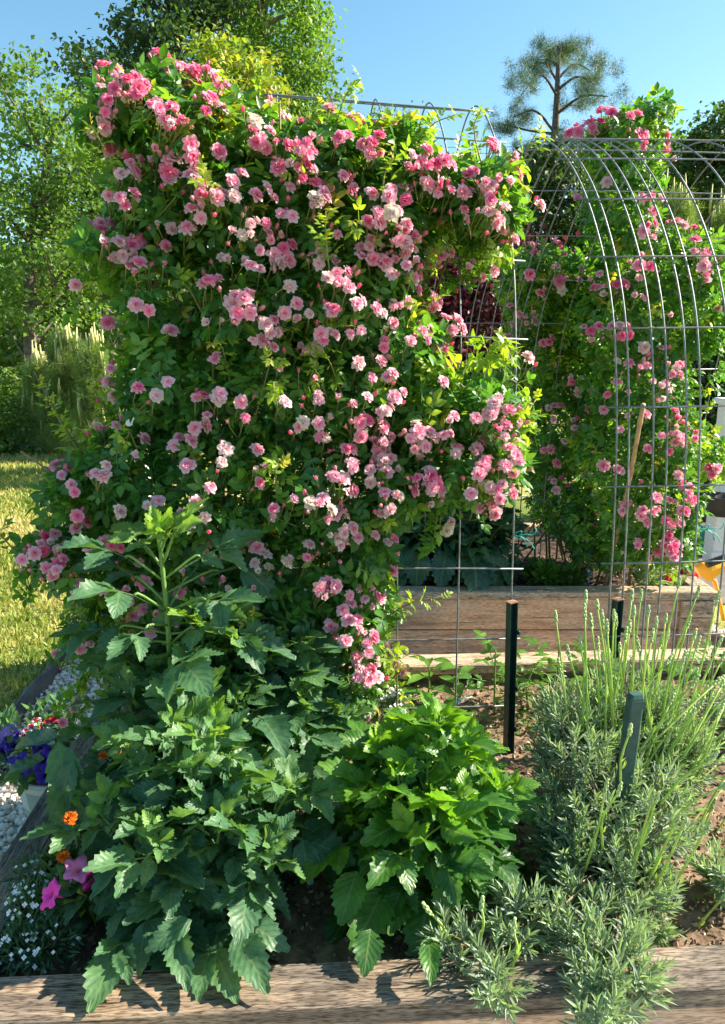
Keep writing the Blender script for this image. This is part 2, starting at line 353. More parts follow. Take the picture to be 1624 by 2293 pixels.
M_YELLOW = simple_mat('yellow_plastic', (.86, .42, .02), .4)
M_ORANGE = simple_mat('orange_plastic', (.85, .14, .03), .5)
M_GPLAST = simple_mat('green_plastic', (.01, .13, .09), .45, noise=.3, scale=30)
M_BARK = simple_mat('bark', (.11, .09, .075), .85, noise=.5, scale=14, bump=.02)
M_BARKL = simple_mat('grey_bark', (.22, .20, .17), .85, noise=.4, scale=10, bump=.02)

# ------------------------------------------------------------------ leaf templates (unit length along +Y, normal +Z)
def leaflet(width=.5, st=5, teeth=0, depth=0.0, across=2, fold=.18, curl=.12, peak=.42, tipp=1.0, wave=0.0, petiole=0.0):
    ts = np.linspace(0, 1, st); V = []; U = []
    for k, t in enumerate(ts):
        s = t**(math.log(.5)/math.log(peak))
        w = width*.5*max(math.sin(math.pi*s), 0)**tipp+.004
        if teeth and 0 < k < st-1: w *= (1+depth if k % 2 else 1-depth*.9)
        tt = t-(depth*.10 if (teeth and k % 2 == 0) else 0)*0
        for j in range(across+1):
            u = -1+2*j/across
            y = t+(abs(u)**2)*(.05 if (teeth and k % 2) else 0)
            z = fold*abs(u)*w*1.6-curl*t*t+(wave*math.sin(t*9+u*2)*abs(u)*w)
            V.append([u*w, petiole+y*(1-petiole), z]); U.append([u, t])
    return np.array(V), grid_quads(st, across+1)[:, ::-1], np.array(U)
def combine(parts):
    V, Q, U = [], [], []; n = 0
    for v, q, u in parts: V.append(v); Q.append(q+n); U.append(u); n += len(v)
    return np.vstack(V), np.vstack(Q), np.vstack(U)
def place(tpl, ang, pos, sc, tilt=0.0, roll=0.0):
    V, Q, U = tpl
    R = Matrix.Rotation(ang, 3, 'Z') @ Matrix.Rotation(tilt, 3, 'X') @ Matrix.Rotation(roll, 3, 'Y')
    return (V*sc)@np.array(R).T+np.asarray(pos), Q, U
def strip(pts, w):
    pts = np.asarray(pts, float); V = []; U = []
    for k, p in enumerate(pts):
        for s in (-1, 1): V.append([p[0]+s*w, p[1], p[2]]); U.append([0.0, k/(len(pts)-1)])
    return np.array(V), grid_quads(len(pts), 2)[:, ::-1], np.array(U)
_l = leaflet(.54, 5)
def rose_leaf(n=5, seed=0):
    r = random.Random(seed); parts = [strip([[0, 0, 0], [0, .35, .02], [0, .62, 0]], .009)]
    parts.append(place(_l, r.uniform(-.15, .15), (0, .58, 0), .44, r.uniform(-.35, .05)))
    for k in range((n-1)//2):
        y = .50-.24*k
        for s in (-1, 1): parts.append(place(_l, s*-1*r.uniform(.95, 1.35), (0, y, .01), (.37-.05*k), r.uniform(-.35, .1), r.uniform(-.3, .3)))
    return combine(parts)
ROSE_T = [rose_leaf(5, 1), rose_leaf(5, 2), rose_leaf(7, 3), rose_leaf(3, 4)]
_d = [leaflet(.62, 19, 1, .10, 4, .15, .22, .40, .85, .14), leaflet(.54, 17, 1, .12, 4, .26, .06, .38, .85, .20), leaflet(.66, 19, 1, .10, 4, .06, .40, .42, .85, .12), leaflet(.58, 17, 1, .11, 4, .32, .30, .40, .85, .22)]
def dahlia_leaf(seed, n=5):
    r = random.Random(seed); parts = [strip([[0, 0, 0], [0, .25, .03], [0, .50, .02]], .014)]
    parts.append(place(r.choice(_d), r.uniform(-.1, .1), (0, .46, .01), .56, r.uniform(-.3, 0)))
    for s in (-1, 1): parts.append(place(r.choice(_d), -s*r.uniform(.75, 1.05), (0, .44, .02), .43, r.uniform(-.3, .1), r.uniform(-.3, .3)))
    if n >= 5:
        for s in (-1, 1): parts.append(place(r.choice(_d), -s*r.uniform(.95, 1.25), (0, .24, .025), .29, r.uniform(-.3, .1), r.uniform(-.3, .3)))
    return combine(parts)
DAHLIA_T = [dahlia_leaf(k, 5 if k % 3 else 3) for k in range(12)]
SINGLE_D = _d
SIMPLE = leaflet(.40, 7, across=2, curl=.3)
TREELEAF = leaflet(.75, 3, across=2, fold=.25, curl=.1)

# =================================================================== SETTING
M_LAWN = simple_mat('lawn', (.30, .30, .075), .95, scale=2.2, col2=(.20, .24, .05), bump=.01, spec=.1)
def lawn_mat():
    m, n, l, b, out = new_mat('lawn_grass')
    tc = n.new('ShaderNodeTexCoord')
    a = n.new('ShaderNodeTexNoise'); a.inputs['Scale'].default_value = 1.1; a.inputs['Detail'].default_value = 5
    c = n.new('ShaderNodeTexNoise'); c.inputs['Scale'].default_value = 70; c.inputs['Detail'].default_value = 6
    l.new(tc.outputs['Object'], a.inputs[0]); l.new(tc.outputs['Object'], c.inputs[0])
    r1 = ramp(n, [(.35, (.19, .26, .06)), (.52, (.40, .40, .14)), (.7, (.58, .47, .26))]); l.new(a.outputs['Fac'], r1.inputs[0])
    r2 = ramp(n, [(.3, (.45, .45, .4)), (.7, (1.25, 1.25, 1.2))]); l.new(c.outputs['Fac'], r2.inputs[0])
    mx = n.new('ShaderNodeMix'); mx.data_type = 'RGBA'; mx.blend_type = 'MULTIPLY'; mx.inputs[0].default_value = 1
    l.new(r1.outputs[0], mx.inputs[6]); l.new(r2.outputs[0], mx.inputs[7]); l.new(mx.outputs[2], b.inputs['Base Color'])
    b.inputs['Roughness'].default_value = .95; b.inputs['Specular IOR Level'].default_value = .1
    bp = n.new('ShaderNodeBump'); bp.inputs['Distance'].default_value = .02; l.new(c.outputs['Fac'], bp.inputs['Height']); l.new(bp.outputs[0], b.inputs['Normal'])
    return m
M_LAWN = lawn_mat()
def ground():
    mb = MB(); ys = np.concatenate([np.linspace(-3, 12, 30), np.array([15, 20, 30, 50, 90, 160, 300, 600])]); xs = np.concatenate([[-400, -150, -60, -30], np.linspace(-15, 15, 31), [30, 60, 150, 400]])
    V = []
    for y in ys:
        for x in xs:
            z = -.02*max(0, y-12)-.0*x
            V.append([x, y, z])
    mb.add(V, quads=grid_quads(len(ys), len(xs)), uv=None)
    tag(mb.build('lawn', M_LAWN), kind='structure')
    mb = MB(); V = []
    n = 60
    for i, x in enumerate(np.linspace(-420, 420, n)):
        for j in range(5): V.append([x, 420+j*12, -12+j*(14+5*math.sin(x*.013)+3*math.sin(x*.041+1))/1.6*.8])
    mb.add(V, quads=grid_quads(n, 5))
    tag(mb.build('hills', simple_mat('far_woods', (.05, .085, .06), .95, noise=.3, scale=.08)), kind='structure')
ground()

BEDZ = .47; SOILZ = .40
TH = math.radians(3.2)
def B(u, v, z=0.0, th=TH): return np.array([u*math.cos(th)-v*math.sin(th), u*math.sin(th)+v*math.cos(th), z])
M_SOIL = simple_mat('garden_soil', (.30, .20, .13), .95, scale=28, col2=(.12, .08, .052), bump=.012, spec=.15)
M_MULCH = simple_mat('bark_chip', (.30, .20, .13), .9, noise=.45, scale=60)
M_GRAV = simple_mat('gravel_bed', (.52, .48, .42), .9, noise=.35, scale=60, bump=.01)

def pnoise(x, y, s=1.0):
    return (np.sin(x*7.1*s+1.3)*np.sin(y*6.3*s+.7)+.5*np.sin(x*17*s+y*11*s)+.35*np.sin(x*31*s-y*27*s+2)+.25*np.sin(x*57*s+3)*np.sin(y*63*s))/2
def soil_patch(name, u0, u1, v0, v1, th, z0, nx=120, ny=60):
    mb = MB(); us = np.linspace(u0, u1, nx); vs = np.linspace(v0, v1, ny); UU, VV = np.meshgrid(us, vs, indexing='ij')
    Z = z0+.018*pnoise(UU, VV)+rng.normal(0, .0035, UU.shape)
    X = UU*math.cos(th)-VV*math.sin(th); Y = UU*math.sin(th)+VV*math.cos(th)
    mb.add(np.stack([X, Y, Z], -1).reshape(-1, 3), quads=grid_quads(nx, ny)[:, ::-1])
    return tag(mb.build(name, M_SOIL), kind='structure')
soil_patch('bed_soil', -.64, 2.4, 1.06, 2.30, TH, SOILZ)
soil_patch('far_bed_soil', -.90, 1.50, 3.10, 4.25, 0.0, SOILZ).data.materials[0] = simple_mat('shade_darkened_soil', (.10, .068, .05), .95, scale=28, col2=(.04, .027, .02), bump=.012, spec=.15)  # same soil with a darker colour that stands in for shade on the far bed
# gravel sheet round the beds with the black edging between it and the lawn
mb = MB(); mb.add([[-1.43, -.5, .004], [2.6, -.5, .004], [2.6, 2.9, .004], [1.95, 3.0, .004], [1.8, 5.2, .004], [-1.45, 5.2, .004]], quads=[[0, 1, 2, 3], [0, 3, 4, 5]])
tag(mb.build('gravel_ground', M_GRAV), kind='structure')
mb = MB(); mb.add([[1.6, 4.2, .008], [6, 4.2, .008], [6.4, 6.6, .008], [1.4, 6.3, .008]], quads=[[0, 1, 2, 3]])
tag(mb.build('bare_path', simple_mat('bare_earth', (.16, .14, .12), .95, noise=.3, scale=9, bump=.01)), kind='structure')

# debris on the soil
def chips():
    mb = MB(); N = 15000
    u = rng.uniform(-.6, 1.6, N); v = rng.uniform(1.1, 2.26, N); th = TH
    z = SOILZ+.018*pnoise(u, v)+.002
    T = np.stack([u*math.cos(th)-v*math.sin(th), u*math.sin(th)+v*math.cos(th), z], -1)
    N2 = 2500; x = rng.uniform(-.2, 1.45, N2); y = rng.uniform(3.15, 3.9, N2)
    T = np.vstack([T, np.stack([x, y, np.full(N2, SOILZ+.004)+.018*pnoise(x, y)], -1)]); N += N2
    tplV = np.array([[x_, y_, z_] for x_ in (-.5, .5) for y_ in (-.5, .5) for z_ in (-.5, .5)])*np.array([.55, 1, .45])
    tplV[:4, 1] *= .6; tplV[5, 1] *= .7
    M = frames(rdirs(N)*np.array([1, 1, .35]), rdirs(N)+np.array([0, 0, 1.2]), rng.uniform(.003, .011, N)*rng.choice([.7, 1, 1.6], N))
    mb.cloud((tplV, BOXF, np.zeros((8, 2))), M, T, rng.uniform(0, 1, N))
    m, n, l, b, out = new_mat('mulch_chips'); at = n.new('ShaderNodeAttribute'); at.attribute_name = 'rnd'
    rp = ramp(n, [(0, (.08, .052, .036)), (.5, (.24, .16, .105)), (.85, (.42, .30, .20)), (1, (.55, .43, .31))]); l.new(at.outputs['Fac'], rp.inputs[0]); l.new(rp.outputs[0], b.inputs['Base Color']); b.inputs['Roughness'].default_value = .9
    tag(mb.build('mulch_chips', m, smooth=False), 'loose brown crumbs and bark chips over the bed soil', 'mulch', kind='stuff')
chips()
def pebbles():
    mb = MB(); N = 14000
    x = rng.uniform(-1.42, -.70, N); y = 1.0+3.8*rng.uniform(0, 1, N)**1.25
    N2 = 2600; x2 = rng.uniform(1.58, 1.95, N2); y2 = rng.uniform(2.5, 4.6, N2)
    x = np.concatenate([x, x2]); y = np.concatenate([y, y2]); N += N2
    ico = []
    t = (1+5**.5)/2
    # cube-sphere pebble, 24 quads
    V = []; Q = []
    mbt = MB(); sphere(mbt, (0, 0, 0), 1, 6, 5)
    V = mbt.V[0][0]*np.array([1, .8, .62]); Q = mbt.Fq[0][0]
    for k in range(4):
        Vk = V*(1+np.random.default_rng(k).normal(0, .10, (len(V), 1)))
        s = slice(k, None, 4); n_ = len(x[s]); T = np.stack([x[s], y[s], rng.uniform(.004, .022, n_)], -1)
        M = frames(rdirs(n_)*np.array([1, 1, .4]), rdirs(n_)+np.array([0, 0, 1.]), rng.uniform(.007, .0145, n_))
        mb.cloud((Vk, Q, np.zeros((len(V), 2))), M, T, rng.uniform(0, 1, n_))
    m, n, l, b, out = new_mat('white_pebbles'); at = n.new('ShaderNodeAttribute'); at.attribute_name = 'rnd'
    rp = ramp(n, [(0, (.40, .30, .22)), (.2, (.64, .56, .46)), (.6, (.80, .74, .65)), (1, (.86, .82, .76))]); l.new(at.outputs['Fac'], rp.inputs[0]); l.new(rp.outputs[0], b.inputs['Base Color']); b.inputs['Roughness'].default_value = .7
    tag(mb.build('white_gravel', m), 'white marble pebbles spread beside the raised bed', 'gravel', kind='stuff')
pebbles()
def grass():
    mb = MB(); N = 90000
    y = 1.5+9*rng.uniform(0, 1, N)**1.7; x = -1.47-rng.uniform(0, 1, N)**1.0*(.9+.45*y)
    N2 = 9000; y2 = 2.9+5.5*rng.uniform(0, 1, N2); x2 = rng.uniform(1.95, 3.6, N2)+.1*y2
    keep = ~((y2 > 4.15) & (y2 < 6.4)); x2 = x2[keep]; y2 = y2[keep]
    x = np.concatenate([x, x2]); y = np.concatenate([y, y2]); N = len(x)
    tpl = (np.array([[-.07, 0, 0], [.07, 0, 0], [-.045, .6, .0], [.045, .6, .0], [-.004, 1, -.12], [.004, 1, -.12]]), np.array([[0, 1, 3, 2], [2, 3, 5, 4]]), np.zeros((6, 2)))
    d = rdirs(N)*.55+np.array([0, 0, 1.0])
    M = frames(d, rdirs(N), rng.uniform(.018, .045, N)*(1+.05*y))
    M[:, :, 0] *= (1+.25*y)[:, None]
    mb.cloud(tpl, M, np.stack([x, y, np.zeros(N)], -1), np.clip(.48+.45*pnoise(x*.30, y*.35)+.2*pnoise(x*1.1+3, y*.9)+rng.normal(0, .2, N), 0, 1))
    m = leaf_mat('grass_blade', [(0, (.15, .25, .04)), (.4, (.34, .38, .08)), (.7, (.52, .47, .17)), (1, (.62, .50, .28))], trans=.35, rough=.6, vein=0, tcol=(1.3, 1.3, .7))
    tag(mb.build('grass', m), 'short dry lawn grass beyond the black edging', 'grass', kind='stuff')
grass()
mb = MB()
pts = spline([[-1.40, .5, 0], [-1.41, 2.7, 0], [-1.45, 3.5, 0], [-1.47, 5.2, 0]], 26); pts[:, 0] += rng.normal(0, .006, len(pts))
V = []
for p in pts:
    for dx, z in ((-.035, -.01), (-.03, .06), (-.012, .075), (.005, .06), (.02, .0)): V.append([p[0]+dx, p[1], z+rng.normal(0, .003)])
mb.add(V, quads=grid_quads(len(pts), 5)[:, ::-1])
pts = spline([[1.72, 3.62, 0], [2.0, 3.25, 0], [2.4, 3.0, 0]], 8); V = []
for p in pts:
    for dx, z in ((.03, -.01), (.028, .06), (.012, .08), (-.005, .06), (-.02, .0)): V.append([p[0]+dx, p[1]+dx, z])
tag(mb.build('garden_edging', simple_mat('weathered_black_edging', (.07, .068, .065), .8, noise=.5, scale=9)), 'weathered black landscape edging between lawn and white gravel', 'edging')
mb = MB(); mb.add(V, quads=grid_quads(len(pts), 5))
tag(mb.build('garden_edging', simple_mat('black_edging', (.03, .03, .03), .6)), 'short black edging strip by the far bed corner at right', 'edging')

# =================================================================== RAISED BEDS
def board(root, name, u0, u1, v0, v1, z0, z1, mat, th=TH, along='u', bev=.004, label=None):
    """board with its own local frame, long axis = local X"""
    mb = MB(); 
    if along == 'u':
        L = (u1-u0)/2; W = (v1-v0)/2; ang = th
    else:
        L = (v1-v0)/2; W = (u1-u0)/2; ang = th+math.pi/2
    H = (z1-z0)/2; box(mb, (-L, -W, -H), (L, W, H), bev=bev)
    o = mb.build(name, mat, smooth=False)
    c = B((u0+u1)/2, (v0+v1)/2, (z0+z1)/2, th); o.location = c; o.rotation_euler = (0, 0, ang)
    if along == 'z': pass
    o.parent = root; o.matrix_parent_inverse = root_matrix(root).inverted()
    if label: o['label'] = label
    return o
fb = thing('raised_bed', 'weathered grey timber raised bed nearest the viewer, full of dahlias and lavender', 'raised bed', tuple(B(.8, 1.65)), TH)
VF0, VF1, VB0, VB1, UL0, UL1 = .987, 1.078, 2.272, 2.368, -.672, -.585
board(fb, 'rim_board', -1.1, 2.6, VF0, VF1, BEDZ-.04, BEDZ, M_WOOD_G, label='front rim board with shadows across it')
board(fb, 'rim_board', UL0, UL1, VF1+.002, VB0-.002, BEDZ-.04, BEDZ, M_WOOD_G, along='v')
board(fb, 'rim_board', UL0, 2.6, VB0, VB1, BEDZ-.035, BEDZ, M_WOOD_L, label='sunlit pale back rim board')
board(fb, 'wall_board', -1.1, 2.6, VF0+.006, VF0+.044, .24, BEDZ-.042, M_WOOD_W, label='warm brown front wall board with a large knot')
board(fb, 'wall_board', -1.1, 2.6, VF0+.010, VF0+.048, .0, .236, M_WOOD_W)
board(fb, 'wall_board', UL0+.02, UL0+.058, VF1+.01, VB0-.01, .0, BEDZ-.042, M_WOOD_G, along='v')
board(fb, 'wall_board', UL0+.02, 2.6, VB0+.028, VB0+.066, .23, BEDZ-.037, M_WOOD_G)
board(fb, 'wall_board', UL0+.02, 2.6, VB0+.032, VB0+.070, .0, .226, M_WOOD_G)
for u in (-.3, .52, 1.35): board(fb, 'cleat', u, u+.085, VB0+.0, VB0+.027, .27, BEDZ-.037, M_WOOD_G)
xb = 1.545
bb = thing('raised_bed', 'cedar raised bed behind the arches with a mitred corner and red flowers inside', 'raised bed', (0, 3.6, 0))
def frb(name, x0, x1, y0, y1, z0, z1, mat, along='u', label=None): return board(bb, name, x0, x1, y0, y1, z0, z1, mat, 0.0, along, label=label)
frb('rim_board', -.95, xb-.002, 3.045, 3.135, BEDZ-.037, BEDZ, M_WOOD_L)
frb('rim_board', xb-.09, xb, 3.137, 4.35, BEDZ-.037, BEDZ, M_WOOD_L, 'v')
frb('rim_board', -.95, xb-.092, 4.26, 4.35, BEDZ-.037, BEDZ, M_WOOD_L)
frb('wall_board', -.93, xb-.02, 3.062, 3.10, .292, BEDZ-.039, M_WOOD_W)
frb('wall_board', -.93, xb-.02, 3.066, 3.104, .149, .286, M_WOOD_W)
frb('wall_board', -.93, xb-.02, 3.062, 3.10, .0, .143, M_WOOD_W)
frb('wall_board', xb-.058, xb-.02, 3.104, 4.3, .0, BEDZ-.039, M_WOOD_W, 'v')
frb('wall_board', -.929, -.891, 3.104, 4.258, .0, BEDZ-.039, M_WOOD_W, 'v')
frb('corner_board', xb-.16, xb-.018, 3.043, 3.0605, .0, BEDZ-.039, M_WOOD_L, 'u', 'upright corner trim board')

# =================================================================== WIRE ARCHES
PROFILE = [(0.0, .25), (.0, .55), (.005, .9), (.02, 1.15), (.06, 1.42), (.13, 1.64), (.26, 1.84), (.42, 2.00), (.60, 2.11), (.76, 2.155), (.92, 2.12), (1.12, 1.99), (1.30, 1.80), (1.44, 1.62), (1.52, 1.35), (1.56, 1.05), (1.58, .7), (1.60, .25)]
def arch(label, us, v0, th, dz=0.0, tilt=0.0, seed=0, w=1.0, shear=0.0):
    root = thing('wire_arch', label, 'garden arch', tuple(B((us[0]+us[-1])/2, v0+.8, .4, th)), th, 'galvanised wire arches over the beds')
    prof = spline([(v0+a*w, z+(dz*min(1, max(0, (z-.4)/1.2))), 0) for a, z in PROFILE], 90)[:, :2]
    r = random.Random(seed)
    def pt(u, v, z): return B(-shear*(v-v0)+u, v, z-tilt*(u-us[0])*min(1, max(0, (z-.3)/1.0)), th)
    for u in us:
        mb = MB(); j = r.uniform(-.004, .004); k = r.uniform(-.01, .01)
        tube(mb, [pt(u+j+k*math.sin(z), v, z) for v, z in prof], .0025, 6); mb.build('arch_rod', M_STEEL, root)
    s = np.concatenate([[0], np.cumsum(np.linalg.norm(np.diff(prof, axis=0), axis=1))]); L = s[-1]; d = .09
    while d < L-.03:
        i = np.searchsorted(s, d); f = (d-s[i-1])/(s[i]-s[i-1]); v, z = prof[i-1]*(1-f)+prof[i]*f
        tn = norm(prof[i]-prof[i-1]); off = np.array([tn[1], -tn[0]])*.0062
        mb = MB(); uu = np.linspace(us[0]-.022-r.uniform(0, .006), us[-1]+.022, 9)
        off = -off
        tube(mb, [pt(q, v+off[0]+.0015*math.sin(q*9+d*5), z+off[1]+.0025*math.sin(q*5+d)) for q in uu], .0024, 6); mb.build('cross_rod', M_STEEL, root)
        d += .203
    return root
th1 = math.radians(5)
# right end rod of the left arch stands at x=.40, y=1.87
def toB(x, y, th): return x*math.cos(th)+y*math.sin(th), -x*math.sin(th)+y*math.cos(th)
u1, v1 = toB(.405, 1.885, th1)
arch('wire mesh arch at left, buried under the big pink climbing rose', [u1-.152*k for k in range(6, -1, -1)], v1, th1, dz=.11, tilt=.035, seed=1, w=.86)
u2, v2 = toB(.648, 1.87, TH)
arch('bare wire mesh arch at right with closely spaced rods', [u2+a for a in (0, .056, .102, .148, .193, .239, .315, .415, .54, .69, .84, .99, 1.14)], v2, TH, dz=0, tilt=0.0, seed=2, w=.97, shear=.085)

# =================================================================== POSTS, CANE, TWINE
def t_post(x, y, z0, z1, label, lean=0.0):
    root = thing('metal_post', label, 'post', (x, y, z0), 0, 'green metal fence posts')
    R = np.array(Matrix.Rotation(lean, 3, 'Y')@Matrix.Rotation(.5, 3, 'Z'))@np.diag([.74, .8, 1])
    mb = MB(); h = z1-z0
    box(mb, (-.017, -.002, 0), (.017, .002, h), R=R, o=(x, y, z0), bev=.0008)
    box(mb, (-.018, -.022, 0), (-.0145, .0, h), R=R, o=(x, y, z0), bev=.0008)
    box(mb, (.0145, -.022, 0), (.018, .0, h), R=R, o=(x, y, z0), bev=.0008)
    mb.build('upright', M_GREEN, root, smooth=False)
    mb = MB(); box(mb, (-.0185, -.023, h-.001), (.0185, .003, h+.0015), R=R, o=(x, y, z0)); 
    mb.build('cut_top', M_RUST, root, smooth=False)
    for k, zz in enumerate((.10, .22, h-.09)):
        mb = MB(); box(mb, (.012, -.035, zz), (.020, -.0225, zz+.012), R=R, o=(x, y, z0), bev=.001); mb.build('wire_lug', M_GREEN, root, smooth=False)
    return root
p = P(1140, 1345, 1.875); t_post(p[0]+.012, 1.872, SOILZ-.03, p[2], 'dark green metal post carrying the end of the left wire arch', -.02)
p = P(1380, 1340, 1.88); t_post(p[0]-.006, 1.88, SOILZ-.03, p[2], 'dark green metal post at the corner of the right arch, half behind lavender', .01)
root = thing('metal_stake', 'broad blue-green painted stake standing in the lavender', 'stake', (P(1424, 1552, 1.38)[0], 1.38, SOILZ), 0)
mb = MB(); p = P(1425, 1552, 1.38); R = np.array(Matrix.Rotation(.04, 3, 'Y')@Matrix.Rotation(.22, 3, 'Z')); h = p[2]-SOILZ+.02
o_ = (p[0]-.018, 1.38, SOILZ-.02)
pr = [(-.019, -.010), (-.015, -.014), (.013, -.014), (.018, -.010), (.018, .012), (.013, .014), (-.019, .010)]
V = np.array([[a, b, z] for z in (0, h-.008, h) for a, b in pr]); V[:, :2] *= .82; V[14:, :2] *= .8
Q = []; m_ = len(pr)
for k in range(2):
    for j in range(m_): Q.append([k*m_+j, k*m_+(j+1) % m_, (k+1)*m_+(j+1) % m_, (k+1)*m_+j])
V = np.vstack([V, [0, 0, h]]); T = [[2*m_+j, 2*m_+(j+1) % m_, 3*m_] for j in range(m_)]
mb.add(V@R.T+np.array(o_), quads=Q, tris=T); mb.build('upright', M_GREEN2, root, smooth=False)
mb = MB(); box(mb, (-.0155, -.0132, h-.03), (.0150, -.0118, h-.012), R=R, o=o_); mb.build('end_cap', M_GREEN2, root, smooth=False)

mb = MB(); a = P(1441, 905, 2.75); b_ = P(1350, 1312, 3.28); b_[2] = SOILZ-.02
pts = spline([b_, b_*.5+a*.5+np.array([.012, 0, 0]), a], 40); rr = np.array([.0085+.0018*(k % 9 == 0) for k in range(40)])
tube(mb, pts, rr, 8)
tag(mb.build('bamboo_cane', M_BAMBOO), 'tan bamboo cane leaning behind the right wire arch', 'cane')
def twine(px, py, Y, label):
    mb = MB(); c = P(px, py, Y)
    k = [c+np.array(v)*1.0 for v in ((-.012, -.006, .006), (.006, -.012, .012), (.008, .006, -.004), (-.008, .008, -.010), (-.010, -.008, .0), (.012, -.010, -.006), (.03, -.012, -.018), (.042, -.01, -.036))]
    tube(mb, spline(k, 40), .0014, 5)
    k = [c+np.array(v) for v in ((.0, -.01, 0), (.018, -.012, .004), (.036, -.012, .002), (.044, -.012, .014), (.040, -.012, .022))]
    tube(mb, spline(k, 16), .0014, 5)
    k = [c+np.array(v) for v in ((.0, -.01, 0), (.016, -.012, -.012), (.024, -.012, -.03), (.020, -.01, -.024))]
    tube(mb, spline(k, 16), .0014, 5)
    tag(mb.build('twine_tie', M_TWINE), label, 'twine', 'teal twine ties on the wire')
twine(1160, 1197, 1.87, 'teal twine bow tied at the right edge of the left wire arch')
twine(1578, 1183, 1.92, 'teal twine bow tied on the right arch near the right edge')
twine(1372, 1482, 1.87, 'teal twine tie low on the right arch behind lavender stalks')

# =================================================================== ROSES
def petal(w, L, tip=0.0):
    V = []; U = []
    for k, t in enumerate((0, .35, .75, 1.0)):
        hw = w*(.15, .40, .50, .30)[k]
        for u in (-1, 0, 1):
            z = .16*t*t+.20*abs(u)*t*(1-.8*t)-(.13 if k == 3 else 0)+.07*u*(k == 3)
            y = L*t+(0 if k < 3 else (tip-.06*L if u == 0 else -.06*L*(1+.9*u)))
            V.append([u*hw, y, z]); U.append([u, t])
    return np.array(V), grid_quads(4, 3)[:, ::-1], np.array(U)
def bloom_mesh(name, mats, seed, openness=1.0):
    """one double rambler rose, radius about 1 -> scaled by the object"""
    r = random.Random(seed); mb = MB()
    rings = [(9, 1.0, .08, .72), (9, .90, .36, .66), (8, .74, .64, .60), (7, .56, .92, .50), (5, .36, 1.25, .42)]
    if seed % 10 == 3: rings = [(7, 1.08, .02, .70), (6, .86, .22, .60), (5, .55, .55, .5)]
    if seed % 10 == 4: rings = [(8, 1.0, -.15, .55), (8, .92, .20, .50), (7, .80, .50, .46), (6, .60, .8, .42), (5, .4, 1.1, .35)]
    if seed % 10 == 5: rings = [(6, .85, .75, .7), (6, .75, 1.0, .65), (5, .55, 1.25, .5)]
    for ri, (n, L, tilt, w) in enumerate(rings):
        off = r.random()*6
        for k in range(n):
            a = off+2*math.pi*k/n+r.uniform(-.14, .14); l_ = L*r.uniform(.86, 1.1)
            V, Q, U = place(petal(w*r.uniform(.9, 1.2), l_, r.uniform(.02, .20)), a, (0, 0, .05*ri), 1.0, tilt*openness+r.uniform(-.2, .22), r.uniform(-.35, .35))
            mb.add(V, quads=Q, uv=U, rnd=min(1, max(0, ri*.26+r.uniform(-.12, .22))))
    for k in range(7):
        a = r.random()*6.28; sphere(mb, (.10*math.cos(a), .10*math.sin(a), .26), .05, 5, 4, mat=1)
    o = mb.build(name, mats); me = o.data; bpy.data.objects.remove(o); return me
BLOOMS = {}
for key, mt in (('hot', M_P_HOT), ('mid', M_P_MID), ('pale', M_P_PALE), ('cream', M_P_CREAM)):
    BLOOMS[key] = [bloom_mesh('bloom', [mt, M_STAMEN], 10*len(BLOOMS)+k, (1, .75, 1.25)[k % 3]) for k in range(6)]

HITS = {}
class Blobs:
    """union of ellipsoids in the world, given by where they stand"""
    def __init__(s, lst, ry=.24):
        s.C = []; s.R = []
        for e in lst:
            px, py, Y, rx, rz = e[:5]; r = e[5] if len(e) > 5 else ry
            c = P(px, py, Y); dep = c[1]*CP-(c[2]-CAM_H)*SP
            s.C.append(c); s.R.append([rx/F*dep, r, rz/F*dep])
        s.C = np.array(s.C); s.R = np.array(s.R)
    def sample(s, n, lo=.72, hi=1.04, reject=.80):
        a = (s.R[:, 0]*s.R[:, 1]+s.R[:, 0]*s.R[:, 2]+s.R[:, 1]*s.R[:, 2]); idx = rng.choice(len(a), int(n*2.6), p=a/a.sum())
        d = rdirs(len(idx)); rad = rng.uniform(lo**3, hi**3, len(idx))**(1/3)
        X = s.C[idx]+d*rad[:, None]*s.R[idx]
        q = np.linalg.norm((X[:, None]-s.C[None])/s.R[None], axis=2); q[np.arange(len(idx)), idx] = 9
        keep = q.min(1) > reject; X = X[keep]; N = norm(d[keep]/s.R[idx][keep])
        return X[:n], N[:n]
    def hit(s, px, py):
        d = ray(px, py); o = np.array([0, 0, CAM_H]); best = None
        for C, R in zip(s.C, s.R):
            a = d/R; b = (o-C)/R; A = a@a; Bq = a@b; Cq = b@b-.92; D = Bq*Bq-A*Cq
            if D > 0:
                t = (-Bq-math.sqrt(D))/A
                if best is None or t < best[0]: best = (t, C)
        HITS['miss'] = best is None
        if best is None:
            e = np.linalg.norm([(s.C[:, 0]-0)*0], axis=0)
            # nearest ellipsoid centre seen from the viewer
            k = min(range(len(s.C)), key=lambda i: np.linalg.norm(np.cross(norm(d), norm(s.C[i]-o))))
            t = (s.C[k][1]-.04)/d[1]; return o+d*t, s.C[k]
        return o+d*best[0], best[1]

